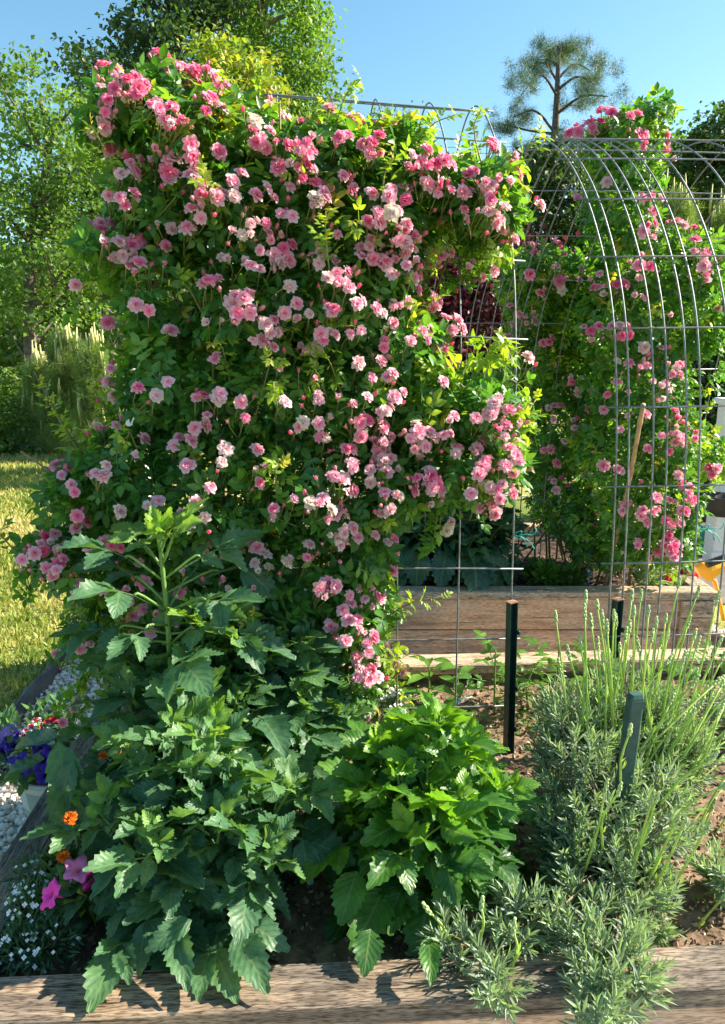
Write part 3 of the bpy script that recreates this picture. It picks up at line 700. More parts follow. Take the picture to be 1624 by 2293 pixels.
def rose_foliage(blobs, n, size, mat, root, seed=0, name='foliage', dark=0.0, reject=.80, lo=.72):
    X, N = blobs.sample(n, reject=reject, lo=lo); mb = MB()
    n = len(X); up = np.array([0, 0, 1.0])
    d = norm(rdirs(n)*.9+N*.55+up*.10); nn = norm(N*.65+up*.75+rdirs(n)*.45)
    sc = size*rng.uniform(.65, 1.2, n)
    lit = np.clip((X-blobs.C.mean(0))@np.array([0, 0, .25])+0, -.1, .1)
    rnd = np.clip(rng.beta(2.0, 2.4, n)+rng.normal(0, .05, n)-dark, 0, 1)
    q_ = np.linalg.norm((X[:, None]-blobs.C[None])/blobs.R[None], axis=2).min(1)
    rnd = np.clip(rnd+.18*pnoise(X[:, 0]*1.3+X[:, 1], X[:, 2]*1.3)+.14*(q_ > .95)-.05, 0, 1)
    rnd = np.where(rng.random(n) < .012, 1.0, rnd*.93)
    M = frames(d, nn, sc); k = rng.integers(0, len(ROSE_T), n)
    for i, t in enumerate(ROSE_T): mb.cloud(t, M[k == i], X[k == i]-d[k == i]*sc[k == i][:, None]*.4, rnd[k == i])
    return mb.build(name, mat, root)

def rose_canes(blobs, base, n, root, mat=M_CANE, rad=.006):
    mb = MB()
    for k in range(n):
        c = blobs.C[rng.integers(len(blobs.C))]; b0 = np.array(base)+np.array([rng.normal(0, .12), rng.normal(0, .08), 0])
        mid = (b0+c)/2+rng.normal(0, .06, 3); mid[2] += .12
        tube(mb, spline([b0, mid, c+rng.normal(0, .08, 3)], 14), np.linspace(rad, rad*.4, 14), 5)
    return mb.build('canes', mat, root)

def rose_clusters(blobs, lst, root, rb, hotfn, rscale=1.0, limit=95, buds=True, push=.06):
    items = sorted(lst, key=lambda e: -e[2]); total = 0; HITS['sprays'] = []
    rest = MB(); restm = [M_P_MID, M_P_HOT, M_P_PALE, M_P_CREAM, M_STEM_RED, M_STAMEN]
    for qi, e in enumerate(items):
        px, py, n = e[:3]; kind = e[3] if len(e) > 3 else None
        S, C = blobs.hit(px, py)
        tocam = norm(np.array([0, 0, CAM_H])-S); out = norm(norm(S-C)*.5+tocam*.4+np.array([.42, 0, .55]))
        S = S+tocam*push
        base = S-out*.05-tocam*.035+np.array([0, 0, -.025])
        if HITS.get('miss'): HITS.setdefault('sprays', []).append((C.copy(), base.copy()))
        br = rb*rscale; x = norm(np.cross(out, [0, 0, 1.0])); y = np.cross(out, x)
        pos = []
        for i in range(n):
            rr = 0 if n == 1 else br*(.95+.75*math.sqrt(i/2.2) if i else .55); a = i*2.399+rng.uniform(-.4, .4)
            q = S+x*rr*math.cos(a)*.9-y*rr*math.sin(a)*.8-out*(rr*rr/(br*5))+rng.normal(0, br*.22, 3)
            pos.append((q, norm(out*1.0+(q-S)/(br*3.4)+rng.normal(0, .22, 3))))
        mbs = MB()
        for q, dn in pos: tube(mbs, spline([base, (base+q)/2+rng.normal(0, .006, 3), q-dn*.004], 5), .0012, 4, mat=0)
        for q, dn in pos: sphere(mbs, q-dn*.003, (.004, .004, .005), 6, 4, mat=2)
        if buds:
            for k in range(rng.integers(0, 2) + (n > 2)*2):
                a = rng.uniform(0, 6.28); rr = br*rng.uniform(1.1, 2.4)*(1 if n < 4 else 1.3); q = S+x*rr*math.cos(a)-y*rr*math.sin(a)-out*.012
                dn = norm(q-base); tube(mbs, spline([base, (base+q)/2+rng.normal(0, .004, 3), q], 4), .0011, 4, mat=0)
                fr = frames(dn[None], rdirs(1), np.array([1.0]))[0]; R = fr[:, [0, 2, 1]]
                sz = rng.uniform(.7, 1.15)
                sphere(mbs, q+dn*.006*sz, np.array([.0042, .0042, .0085])*sz, 7, 6, mat=1, R=R); sphere(mbs, q, np.array([.0045, .0045, .004])*sz, 6, 4, mat=2, R=R)
                for w in range(3):
                    aa = w*2.1; e1 = fr[:, 0]*math.cos(aa)+fr[:, 2]*math.sin(aa)
                    tube(mbs, [q, q+dn*.007+e1*.006, q+dn*.013+e1*.005], [.0012, .001, .0003], 3, mat=2, cap=False)
        small = qi >= limit
        def pick():
            if kind: 
                if kind == 'p': return 'pale'
                if kind == 'w': return 'cream'
            h = hotfn(px, py); r = rng.random()
            return 'hot' if r < h else ('mid' if r < h+(1-h)*.78 else ('pale' if r < h+(1-h)*.97 else 'cream'))
        if not small:
            cl = mbs.build('flower_cluster', [M_STEM_RED, M_BUD, M_SEPAL], root, origin=base)
            if kind == 'w': cl['label'] = 'cream white flower cluster'
        else:
            for V_, r_, u_ in mbs.V: pass
            base_n = rest.n
            for V_, r_, u_ in mbs.V: rest.V.append((V_, r_, u_)); rest.n += len(V_)
            for Q_, m_ in mbs.Fq: rest.Fq.append((Q_+base_n, np.where(m_ == 0, 4, np.where(m_ == 1, 1, 4))))
            for Q_, m_ in mbs.Ft: rest.Ft.append((Q_+base_n, np.where(m_ == 0, 4, np.where(m_ == 1, 1, 4))))
        for q, dn in pos:
            key = pick(); me = BLOOMS[key][rng.integers(6)]; sc = br*rng.uniform(.72, 1.22)
            fr = frames(norm(np.cross(dn, rdirs(1)[0]))[None], dn[None], np.array([sc]))[0]
            if not small:
                o = bpy.data.objects.new('bloom', me); COL.objects.link(o)
                mat4 = Matrix([[*fr[i], q[i]] for i in range(3)]+[[0, 0, 0, 1]])
                o.matrix_world = mat4; o.parent = cl; o.matrix_parent_inverse = root_matrix(cl).inverted()
                o.matrix_basis = mat4
            else:
                nv = len(me.vertices); co = np.empty(nv*3, np.float32); me.vertices.foreach_get('co', co); co = co.reshape(-1, 3)
                nl = len(me.loops); li = np.empty(nl, np.int32); me.loops.foreach_get('vertex_index', li)
                uv = np.zeros((nv, 2)); ub = np.empty(nl*2, np.float32); me.uv_layers[0].data.foreach_get('uv', ub); uv[li] = ub.reshape(-1, 2)
                rv = np.empty(nv, np.float32); me.attributes['rnd'].data.foreach_get('value', rv)
                mi = np.empty(len(me.polygons), np.int32); me.polygons.foreach_get('material_index', mi)
                mk = {'mid': 0, 'hot': 1, 'pale': 2, 'cream': 3}[key]
                rest.add(co@fr.T+q, quads=li.reshape(-1, 4), rnd=rv, uv=uv, mat=np.where(mi == 1, 5, mk))
        total += n
    if HITS['sprays']:
        ms = MB()
        for C, b_ in HITS['sprays']:
            mid = C*.35+b_*.65+np.array([0, -.02, .03]); sp = spline([C, mid, b_], 12); tube(ms, sp, np.linspace(.0032, .0016, 12), 5, mat=1)
            L = np.linalg.norm(b_-C); m = int(L/.02)+3; ii = rng.integers(3, 12, m); tg = norm(np.gradient(sp, axis=0))[ii]; dd = norm(rdirs(m)+tg*.5); k = rng.integers(0, 4)
            ms.cloud(ROSE_T[k], frames(dd, tg+np.array([0, 0, .6]), .06*rng.uniform(.7, 1.2, m)), sp[ii], rng.uniform(.3, .9, m))
        ms.build('flowering_sprays', [M_ROSE, M_STEM_RED], root)
    if rest.n:
        o = rest.build('scattered_blooms', restm, root); o['kind'] = 'stuff'
    return total

FRONT = [(385, 245, 1.95, 95, 55), (310, 275, 1.95, 58, 58), (430, 325, 1.9, 130, 95), (262, 315, 1.93, 30, 40), (560, 335, 1.95, 115, 75), (700, 385, 1.95, 150, 85), (850, 385, 2.0, 120, 75),
 (970, 440, 2.0, 110, 58), (1090, 440, 2.0, 72, 52), (1070, 495, 2.0, 90, 45), (360, 480, 1.92, 100, 110), (520, 500, 1.9, 180, 140), (700, 520, 1.95, 180, 130),
 (860, 520, 1.95, 100, 100), (262, 570, 1.85, 58, 32), (375, 670, 1.9, 108, 130), (560, 700, 1.88, 190, 150), (760, 690, 1.9, 150, 150),
 (885, 640, 1.95, 45, 85), (905, 780, 1.95, 85, 75), (405, 860, 1.85, 118, 140), (580, 900, 1.85, 200, 160), (780, 900, 1.9, 180, 150), (960, 930, 1.9, 120, 105),
 (1075, 925, 1.9, 80, 65), (1100, 1035, 1.88, 62, 60), (1000, 1045, 1.88, 120, 75), (310, 1060, 1.8, 130, 100), (480, 1090, 1.8, 200, 150), (700, 1090, 1.82, 190, 140), (850, 1085, 1.85, 115, 85),
 (200, 1090, 1.8, 75, 60), (150, 1215, 1.8, 60, 40), (260, 1240, 1.8, 120, 110), (450, 1300, 1.8, 190, 150), (660, 1280, 1.82, 190, 160), (820, 1220, 1.85, 55, 80), (800, 1350, 1.85, 75, 100),
 (290, 1390, 1.85, 120, 85), (560, 1450, 1.9, 200, 150), (790, 1490, 1.85, 75, 95), (640, 1570, 1.9, 140, 60), (500, 400, 2.35, 250, 110), (780, 470, 2.4, 260, 100)]
FL = [(250,150,4),(285,185,6),(245,215,4),(228,262,3,'p'),(222,300,2,'p'),(310,195,4),(375,130,6),(405,160,6),(440,188,4),(485,172,5),(370,250,5),(350,232,2),(395,262,3),(465,225,3),(488,242,2),(440,165,2),(300,215,2),(270,180,2),
(622,245,5),(574,266,1),(597,300,6),(645,279,1),(565,324,1),(628,327,2),(626,375,1),(702,275,5),(748,285,2),(744,243,2),(794,262,5),(691,317,3),(685,338,2),(676,375,5),(891,279,7),(842,317,3),(828,344,1),(773,397,3),(712,415,3),(723,434,1),(674,403,1,'w'),
(582,430,2),(614,445,1),(492,447,1),(527,436,1,'p'),(634,474,1),(563,495,3,'p'),(542,522,1,'w'),(517,527,1),(614,540,6),(639,560,3),(756,525,1),(718,569,5),(559,594,1),(595,598,2,'p'),(525,588,2),(504,579,1),(643,644,1,'p'),(662,678,1),(767,607,3),
(828,434,1),(876,428,1),(910,426,2),(918,447,2),(912,380,2),(920,350,1),(950,363,3),(971,380,3),(1000,354,3),(1004,371,2),(979,441,1),(1095,319,3),(1059,392,2),(1078,375,1),(1097,407,2),(1143,354,3),(1156,367,3),(1207,460,1),(908,510,3),(912,535,4),(878,541,1),(916,562,2),(842,556,3),(872,590,3),(929,588,3),(929,622,3),(966,569,3),(994,573,2),(1143,518,3),(1156,539,2),(1051,598,2),(1110,600,2),(1080,615,1),(931,653,2),(971,665,3),(977,686,2),(807,682,2),(750,689,1),
(530,680,4,'p'),(560,675,3),(545,700,2),(600,725,5),(575,755,1),(615,745,2),(612,775,1),(485,813,1),(618,825,1),(672,792,1),(705,780,1,'p'),(728,752,2),(782,748,1),(805,808,1,'p'),(690,705,1,'p'),(478,725,2,'p'),(455,635,1),(640,645,1,'p'),(1025,720,6),(950,740,3),(1000,785,4),(1030,815,1),(990,855,1),(1015,750,2),(1190,800,2),
(760,893,1),(795,908,1),(823,893,1),(711,883,1,'p'),(680,945,1,'w'),(722,950,2),(725,975,1),(810,950,3),(865,965,5),(950,970,6),(940,1000,2),(855,1010,5),(870,1040,5,'p'),(835,1050,3,'p'),(935,1028,1),(770,1085,5),(790,1045,2),(960,1075,7),(975,1105,3,'p'),(1030,1015,2),(1090,1030,3),(1150,925,4),(1110,905,3),(1130,960,3),(1160,1025,4),(1125,1095,5),(1110,1125,3),(1075,1140,1),(1060,1100,2),(1015,1163,1),(1000,1185,1,'w'),(875,1115,5),(880,1150,2),(855,1180,1),(882,1180,1,'w'),(882,1207,1),(885,1235,1),(880,1282,1),
(770,1170,7,'p'),(765,1205,4,'p'),(720,1130,3),(742,1142,1,'w'),(695,1125,1),(655,1120,1),(597,1058,1),(570,1052,1,'p'),(510,1012,1,'p'),(467,930,1),(493,883,1),(475,1090,1),(420,1052,1),(338,1133,2),(410,1137,2),(435,1170,2),(460,1155,1,'p'),(300,1018,1),(235,1063,1),(130,1040,3),(150,1055,2),(160,1080,1),
(250,825,1),(250,860,1),(255,890,1),(310,875,1),(350,890,1,'p'),(262,945,2),(225,962,2),(310,683,1),(345,697,1),(272,550,5,'p'),(275,575,2,'p'),(240,520,2),(205,505,2),(230,498,2),(170,635,1),(365,510,2),(375,550,1),(370,600,1),(245,728,1),
(300,365,4),(280,395,2,'p'),(265,385,1),(340,360,1),(385,360,3),(385,400,1),(425,320,1),(430,352,1),(440,400,1),(460,420,3),(487,443,2),(452,468,1),(250,430,2),(285,440,2),(290,462,2),(495,340,1),
(65,1250,2),(90,1215,3),(115,1210,2),(110,1265,3),(140,1270,2),(60,1280,1),(170,1330,2),(175,1360,1),(232,1325,1),(290,1345,1),(215,1225,2),(240,1210,1),(132,1463,1),(320,1305,1),(300,1410,2),(340,1420,2),(350,1450,1,'p'),
(545,1230,2,'p'),(580,1258,2,'p'),(590,1282,2,'w'),(565,1215,1),(640,1255,1,'p'),(690,1225,1),(687,1250,1),(720,1310,3),(725,1333,2),(825,1335,5),(795,1330,2),(780,1365,2),(785,1388,2),(757,1430,1),(735,1405,1),(830,1440,4),(865,1450,3),(885,1488,3),(840,1480,2),(815,1505,3),(825,1533,2),(800,1470,1),(750,1590,2,'p'),(690,1575,3,'p'),(825,1600,2),(815,1640,1),(705,1600,1),(165,1590,2,'w'),(260,1560,1,'p'),(140,1620,1)]
rose1 = thing('climbing_rose', 'huge pink climbing rose covering the left wire arch', 'rose bush', tuple(G(560, 1700, SOILZ)), 0, 'pink climbing roses on the arches')
bl1 = Blobs(FRONT, .22)
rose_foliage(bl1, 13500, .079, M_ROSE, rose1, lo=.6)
for k in range(190):
    e = FRONT[rng.integers(len(FRONT)-2)]
    if e[1] > 300: FL.append((e[0]+rng.uniform(-.9, .9)*e[3], e[1]+rng.uniform(-.9, .9)*e[4], 1 if rng.random() < .7 else 2))
rose_canes(bl1, (-.25, 1.9, SOILZ), 40, rose1)
rose_clusters(bl1, FL, rose1, .0162, lambda px, py: .6 if py < 400 else (.3 if px < 400 else .12), limit=98)
def loose_shoots(root, blobs, n, size, lo, hi, seed=0):
    X, N = blobs.sample(n, lo=.93, hi=1.0, reject=1.0); ml = MB()
    for x, nn_ in zip(X, N):
        if nn_[0] < -.35 and rng.random() < .8: continue
        L = rng.uniform(lo, hi); d = norm(nn_*.8+np.array([0, -.1, .9])+rng.normal(0, .3, 3)); e = x+d*L; mid = x+d*L*.5+rng.normal(0, .012, 3)
        sp = spline([x-d*.05, mid, e+np.array([0, 0, -.02])], 8); tube(ml, sp, np.linspace(.0022, .001, 8), 4, mat=1)
        m = int(L/.018)+2; ii = np.linspace(2, 7, m).astype(int); tg = norm(np.gradient(sp, axis=0))[ii]
        dd = norm(rdirs(m)*.9+tg*.7); s_ = size*np.linspace(1.1, .6, m)*rng.uniform(.8, 1.2, m); k = rng.integers(0, 4)
        ml.cloud(ROSE_T[k], frames(dd, tg+np.array([0, 0, .5]), s_), sp[ii], np.clip(np.linspace(0, .75, m)+rng.uniform(-.1, .25), 0, 1))
    ml.build('loose_shoots', [M_ROSE_NEW, M_STEM_RED], root)
loose_shoots(rose1, bl1, 150, .055, .06, .17)
# bright young growth on top and along the right edge
YB = Blobs([(430, 270, 1.9, 95, 50), (560, 320, 1.93, 120, 60), (640, 370, 1.93, 120, 50), (760, 330, 1.96, 110, 50), (860, 330, 1.97, 110, 50), (1010, 420, 1.98, 100, 35), (1120, 455, 1.98, 60, 40), (1090, 575, 1.98, 60, 30), (1100, 790, 1.9, 50, 40),
 (1110, 960, 1.86, 80, 70), (1010, 900, 1.86, 80, 50), (850, 1370, 1.83, 55, 20), (960, 830, 1.88, 60, 60), (570, 620, 1.84, 40, 40), (720, 640, 1.84, 30, 30), (930, 700, 1.88, 40, 60)], .15)
rose_foliage(YB, 1000, .070, M_ROSE_NEW, rose1, name='young_foliage', reject=0.5, lo=.3)

def whip(root, pts, nleaf, size, mat=M_ROSE_NEW, rad=.004, seed=0, stemmat=M_CANE, name='young_shoot'):
    sp = spline(pts, 24); mb = MB(); tube(mb, sp, np.linspace(rad, rad*.35, 24), 6, mat=1)
    for k in range(nleaf):
        t = .15+.85*k/nleaf; i = int(t*23); p_ = sp[i]; tg = norm(sp[min(i+1, 23)]-sp[i-1])
        a = k*2.4; s1 = norm(np.cross(tg, [.3, .8, .1])); s2 = np.cross(tg, s1)
        d = norm(s1*math.cos(a)+s2*math.sin(a)+tg*(.5+.8*t)); s = size*(1.1-.6*t)*rng.uniform(.8, 1.1)
        M = frames(d[None], norm(tg+np.array([0, 0, .4]))[None], np.array([s]))
        mb.cloud(ROSE_T[rng.integers(4)], M, p_[None], np.array([.3+.6*t]))
    return mb.build(name, [mat, stemmat], root)
whip(rose1, [P(200, 1040, 1.8), P(140, 950, 1.76), P(75, 830, 1.74)], 26, .06)
whip(rose1, [P(262, 960, 1.8), P(235, 910, 1.78), P(205, 865, 1.77)], 16, .055)
whip(rose1, [P(600, 1430, 1.72), P(620, 1310, 1.70), P(640, 1150, 1.68)], 26, .062, stemmat=M_STEM, rad=.005)
whip(rose1, [P(800, 700, 1.86), P(810, 620, 1.85), P(818, 560, 1.84)], 16, .05, stemmat=M_STEM)
whip(rose1, [P(400, 620, 1.86), P(395, 540, 1.84), P(380, 490, 1.84)], 12, .045, stemmat=M_STEM)
whip(rose1, [P(500, 320, 1.86), P(510, 240, 1.9), P(520, 170, 1.93)], 14, .05, stemmat=M_STEM)
whip(rose1, [P(740, 330, 1.9), P(745, 270, 1.92), P(725, 225, 1.93)], 12, .05, stemmat=M_STEM)
whip(rose1, [P(1060, 420, 1.95), P(1070, 370, 1.95), P(1060, 315, 1.95)], 10, .05, stemmat=M_STEM)
whip(rose1, [P(280, 360, 1.9), P(230, 330, 1.9), P(205, 270, 1.9)], 12, .045)
whip(rose1, [P(300, 1000, 1.8), P(200, 1110, 1.76), P(90, 1170, 1.74)], 14, .06, mat=M_ROSE)
whip(rose1, [P(280, 600, 1.85), P(220, 580, 1.84), P(165, 545, 1.83)], 12, .05)
whip(rose1, [P(290, 660, 1.85), P(230, 665, 1.84), P(180, 640, 1.83)], 12, .05)

BACK = [(1340, 1230, 3.3, 60, 40, .2), (1300, 1160, 3.35, 60, 60, .2), (1375, 320, 3.2, 50, 48), (1400, 410, 3.2, 62, 70), (1385, 500, 3.2, 66, 80), (1440, 600, 3.2, 100, 90), (1540, 600, 3.2, 70, 70), (1500, 700, 3.2, 90, 90), (1400, 720, 3.2, 110, 100), (1420, 860, 3.2, 110, 110),
 (1470, 980, 3.2, 80, 110), (1380, 1000, 3.2, 90, 110), (1420, 1120, 3.2, 100, 90), (1500, 1130, 3.2, 45, 80), (1490, 1210, 3.2, 40, 50), (1400, 1200, 3.25, 70, 50), (1440, 280, 3.2, 40, 40), (1580, 700, 3.3, 60, 90), (1570, 1020, 3.4, 40, 50)]
FB = [(1306,283,6),(1336,273,4),(1364,247,5),(1293,304,1),(1415,265,2),(1441,303,3),(1494,316,3),(1499,357,1),(1359,405,1),(1296,436,1),(1459,448,4),(1484,446,2),(1469,482,1),(1454,504,3),(1525,497,4),(1556,510,2),(1459,532,1),(1556,540,1),(1581,573,5),(1589,614,2),(1573,632,1),(1428,573,1),(1408,596,1),(1433,596,1),(1457,596,1),(1433,627,1),(1392,637,2),(1428,665,2),(1344,609,1),(1347,645,4),(1321,627,1),(1612,693,1),(1507,708,1),(1392,736,5),(1331,742,4),(1446,777,1),(1443,803,2),(1410,815,1),(1482,782,2),(1441,823,2),(1382,813,1),(1520,818,6),(1380,854,1),(1484,866,5),(1403,882,1),(1359,884,1),(1349,920,1),(1403,930,1),(1390,968,1),(1453,930,1),(1469,900,1),(1515,925,3),(1525,956,3),(1522,981,3),(1558,981,2),(1489,981,2),(1451,1004,1),(1512,1007,2),(1352,1043,1),(1385,1056,2),(1398,1125,3),(1433,1086,1),(1438,1143,3),(1469,1115,1),(1446,1176,1),(1472,1155,2),(1525,1063,3),(1548,1102,3),(1522,1125,4),(1530,1155,3),(1510,1181,4),(1510,1222,5),(1512,1250,2),(1482,1227,2),(1428,1219,2),(1451,1250,1),(1477,1247,2),(1606,1053,4),(1390,1245,1,'w')]
rose2 = thing('climbing_rose', 'tall pink climbing rose behind the right arch, poking out above its rods', 'rose bush', (1.35, 3.45, SOILZ), 0, 'pink climbing roses on the arches')
bl2 = Blobs(BACK, .26)
rose_foliage(bl2, 4700, .085, M_ROSE, rose2, dark=-.05)
rose_canes(bl2, (1.25, 3.45, SOILZ), 9, rose2)
rose_clusters(bl2, FB, rose2, .0220, lambda px, py: .75 if py < 400 else .3, limit=98, push=.12)
loose_shoots(rose2, bl2, 36, .06, .08, .2)
YB2 = Blobs([(1400, 330, 3.1, 90, 70), (1380, 450, 3.1, 80, 90), (1480, 620, 3.1, 100, 70), (1560, 830, 3.2, 50, 90), (1420, 760, 3.1, 90, 60), (1600, 700, 3.2, 50, 60), (1540, 950, 3.2, 40, 60)], .2)
rose_foliage(YB2, 380, .08, M_ROSE, rose2, name='young_foliage', reject=.5, lo=.3)
whip(rose2, [P(1430, 330, 3.1), P(1440, 280, 3.1), P(1450, 250, 3.1)], 12, .08)
whip(rose2, [P(1440, 320, 3.1), P(1465, 290, 3.1), P(1475, 262, 3.1)], 10, .07)
MID = [(1230, 640, 3.6, 110, 70), (1185, 690, 3.6, 50, 80), (1260, 740, 3.6, 100, 90), (1200, 840, 3.6, 90, 100), (1300, 850, 3.6, 80, 110), (1270, 960, 3.6, 100, 100), (1200, 1000, 3.65, 60, 90), (1300, 1090, 3.6, 80, 90), (1260, 1130, 3.65, 70, 60), (1340, 1180, 3.6, 60, 60), (1190, 600, 3.4, 50, 40)]
FM = [(1257,550,4),(1290,571,1),(1196,553,3),(1183,617,1),(1257,629,3),(1245,600,2),(1298,627,1),(1181,706,4),(1188,725,2,'p'),(1143,683,1),(1153,726,1),(1135,767,2),(1148,795,2),(1214,767,1),(1232,765,2),(1290,859,3),(1270,864,1),(1283,843,1),(1311,922,1),(1326,928,1),(1247,910,2),(1232,915,1),(1239,940,1),(1290,948,3),(1298,961,2),(1229,1007,2),(1265,991,1,'p'),(1329,1017,1),(1329,874,1),(1224,1013,2),(1247,1038,1),(1250,1076,5),(1331,1069,4),(1344,1104,5),(1336,1148,1),(1334,1186,2),(1260,1166,1),(1213,655,2),(1300,600,1)]
rose3 = thing('climbing_rose', 'leafy pink rose spreading low between the two arches', 'rose bush', (.95, 3.75, SOILZ), 0, 'pink climbing roses on the arches')
bl3 = Blobs(MID, .26)
rose_foliage(bl3, 4600, .085, M_ROSE, rose3, dark=-.05)
rose_canes(bl3, (.95, 3.75, SOILZ), 9, rose3)
rose_clusters(bl3, FM, rose3, .0225, lambda px, py: .5 if py < 600 else .2, limit=98, push=.12)
rose_foliage(Blobs([(1240, 650, 3.5, 120, 60), (1280, 720, 3.5, 90, 60), (1250, 790, 3.5, 80, 50)], .18), 420, .08, M_ROSE_NEW, rose3, name='young_foliage', reject=.5, lo=.3)

# =================================================================== DAHLIAS
def dahlia(label, base, stems, mat, size=.17, stemmat=M_DSTEM, extra=(), seed=0, bright=0.0, name='dahlia', lean=(0, 0), nrange=(4, 6), group='dahlia plants'):
    """stems: list of (dx,dy,height) tip offsets from the base"""
    r = np.random.default_rng(seed); root = thing(name, label, 'plant', tuple(base), 0, group)
    ms = MB(); ml = MB(); base = np.array(base, float)
    for (dx, dy, h) in stems:
        tip = base+np.array([dx, dy, h]); b0 = base+np.array([dx*.12, dy*.12, -.02]); mid = b0*.45+tip*.55+np.array([dx*.08, dy*.08, h*.10])
        sp = spline([b0, mid, tip], 20); rad = .0042+.003*h; tube(ms, sp, np.linspace(rad, rad*.45, 20), 7)
        L = np.linalg.norm(tip-b0); nn = max(4, int(L/.055)); rot = r.uniform(0, 3)
        for k in range(nn):
            t = .22+.78*(k+.5)/nn; i = min(int(t*19), 18); p_ = sp[i]; tg = norm(sp[i+1]-sp[i]); s1 = norm(np.cross(tg, [.31, .77, .2])); s2 = np.cross(tg, s1)
            for sgn in (0, math.pi):
                a = rot+k*math.pi/2+sgn+r.uniform(-.5, .5)
                outd = s1*math.cos(a)+s2*math.sin(a)
                s = size*(1.15-.62*t)*r.uniform(.6, 1.35)*1.08*(1.0 if k < nn-1 else .75)
                d = norm(outd*(1.05-.35*t)+tg*(.25+.9*t**3)+np.array([0, 0, .12-.25*(1-t)])); n_ = norm(np.array([0, 0, 1.0])+tg*.5-outd*.1+r.normal(0, .36, 3))
                M = frames(d[None], n_[None], np.array([s]))
                ml.cloud(DAHLIA_T[r.integers(len(DAHLIA_T))], M, (p_-d*.002)[None], np.clip(np.array([r.uniform(0, .5)+bright+.6*max(0, t-.55)/.45]), 0, 1))
        for a in (0, 2.1, 4.2):   # tight young leaves at the tip
            d = norm(np.array([math.cos(a)*.9, math.sin(a)*.9, .6])+tg*.4)
            M = frames(d[None], rdirs(1), np.array([size*.24])); ml.cloud(SINGLE_D[1], M, tip[None], np.array([.8]))
    for (b, t, w, kind) in extra:   # leaves laid out one by one: base point, tip point, width factor
        b = np.array(b); t = np.array(t); L = np.linalg.norm(t-b); d = (t-b)/L
        n_ = norm(np.array([0, -.35, 1.0])+r.normal(0, .12, 3)); M = frames(d[None], n_[None], np.array([L]))
        M[:, :, 0] *= w; ml.cloud(DAHLIA_T[r.integers(6)] if kind == 'c' else SINGLE_D[kind], M, b[None], np.array([r.uniform(.1, .7)]))
    ms.build('stems', stemmat, root); ml.build('foliage', mat, root)
    return root
def fan(n, rx, ry, h, seed, hj=.15, inner=.35):
    r = np.random.default_rng(seed); out = []
    for k in range(n):
        a = k*2.399; q = math.sqrt((k+.6)/n); q = inner*0+q
        out.append((rx*q*math.cos(a), ry*q*math.sin(a), h*(1-.45*q*q)*r.uniform(1-hj, 1+hj)))
    return out
PP = lambda px, py, Y: tuple(P(px, py, Y))
ex = [(PP(130, 1660, 1.36), PP(165, 1850, 1.26), .62, 0), (PP(165, 1700, 1.33), PP(100, 1860, 1.25), .6, 2), (PP(100, 1700, 1.38), PP(-10, 1760, 1.4), .8, 1), (PP(130, 1650, 1.4), PP(0, 1670, 1.45), .6, 0),
      (PP(225, 1740, 1.3), PP(160, 1850, 1.25), .75, 2)]
dahlia('tall dahlia at left with one thick bare stem rising before the rose', (G(480, 1830, SOILZ)), fan(16, .26, .18, .55, 3), M_DAHLIA, .20, extra=ex, seed=3)
root = bpy.data.objects['dahlia']
ms = MB(); ml = MB()
sp = spline([G(420, 1830, SOILZ), P(385, 1520, 1.50), P(375, 1380, 1.50), P(362, 1255, 1.50), P(358, 1185, 1.49)], 40)
tube(ms, sp, np.linspace(.0068, .004, 40)*(1+.14*(np.arange(40) % 9 == 0)), 9)
tops = [(P(365, 1300, 1.50), P(225, 1215, 1.46), .17), (P(365, 1300, 1.5), P(500, 1215, 1.55), .18), (P(362, 1270, 1.5), P(300, 1200, 1.53), .13), (P(362, 1270, 1.5), P(420, 1140, 1.48), .14), (P(360, 1240, 1.5), P(345, 1175, 1.45), .08), (P(360, 1240, 1.5), P(385, 1180, 1.5), .09),
        (P(375, 1370, 1.5), P(250, 1310, 1.40), .18), (P(375, 1370, 1.5), P(520, 1330, 1.42), .19), (P(375, 1370, 1.5), P(450, 1250, 1.6), .17), (P(378, 1400, 1.5), P(290, 1420, 1.38), .15), (P(385, 1440, 1.5), P(470, 1390, 1.4), .16), (P(385, 1440, 1.5), P(310, 1450, 1.6), .18), (P(370, 1330, 1.52), P(560, 1250, 1.62), .24), (P(370, 1330, 1.52), P(480, 1290, 1.66), .22), (P(372, 1350, 1.52), P(260, 1260, 1.58), .22), (P(380, 1420, 1.52), P(560, 1420, 1.5), .22), (P(380, 1420, 1.52), P(200, 1400, 1.55), .22), (P(382, 1460, 1.52), P(420, 1480, 1.35), .2)]
for k, (b, t, s) in enumerate(tops):
    d = norm(t-b); L = np.linalg.norm(t-b); tube(ms, spline([b, b+d*L*.5+np.array([0, 0, .01]), b+d*L*.62], 6), .0032, 5)
    M = frames(norm(d+np.array([0, 0, -.12]))[None], norm(np.array([0, -.25, 1.0])+rng.normal(0, .15, 3))[None], np.array([s])); ml.cloud(DAHLIA_T[k % 6], M, (b+d*L*.35)[None], np.array([.9 if k in (3, 4, 5, 2) else rng.uniform(.2, .7)]))
for k in range(9):
    d = norm(np.array([math.cos(k*2.4)*.6, math.sin(k*2.4)*.6, 1])); M = frames(d[None], rdirs(1), np.array([.055])); ml.cloud(SINGLE_D[1], M, (sp[-1-k//2])[None], np.array([1.0]))
ms.build('tall_stem', M_DSTEM, root); ml.build('tall_stem_leaves', M_DAHLIA, root)
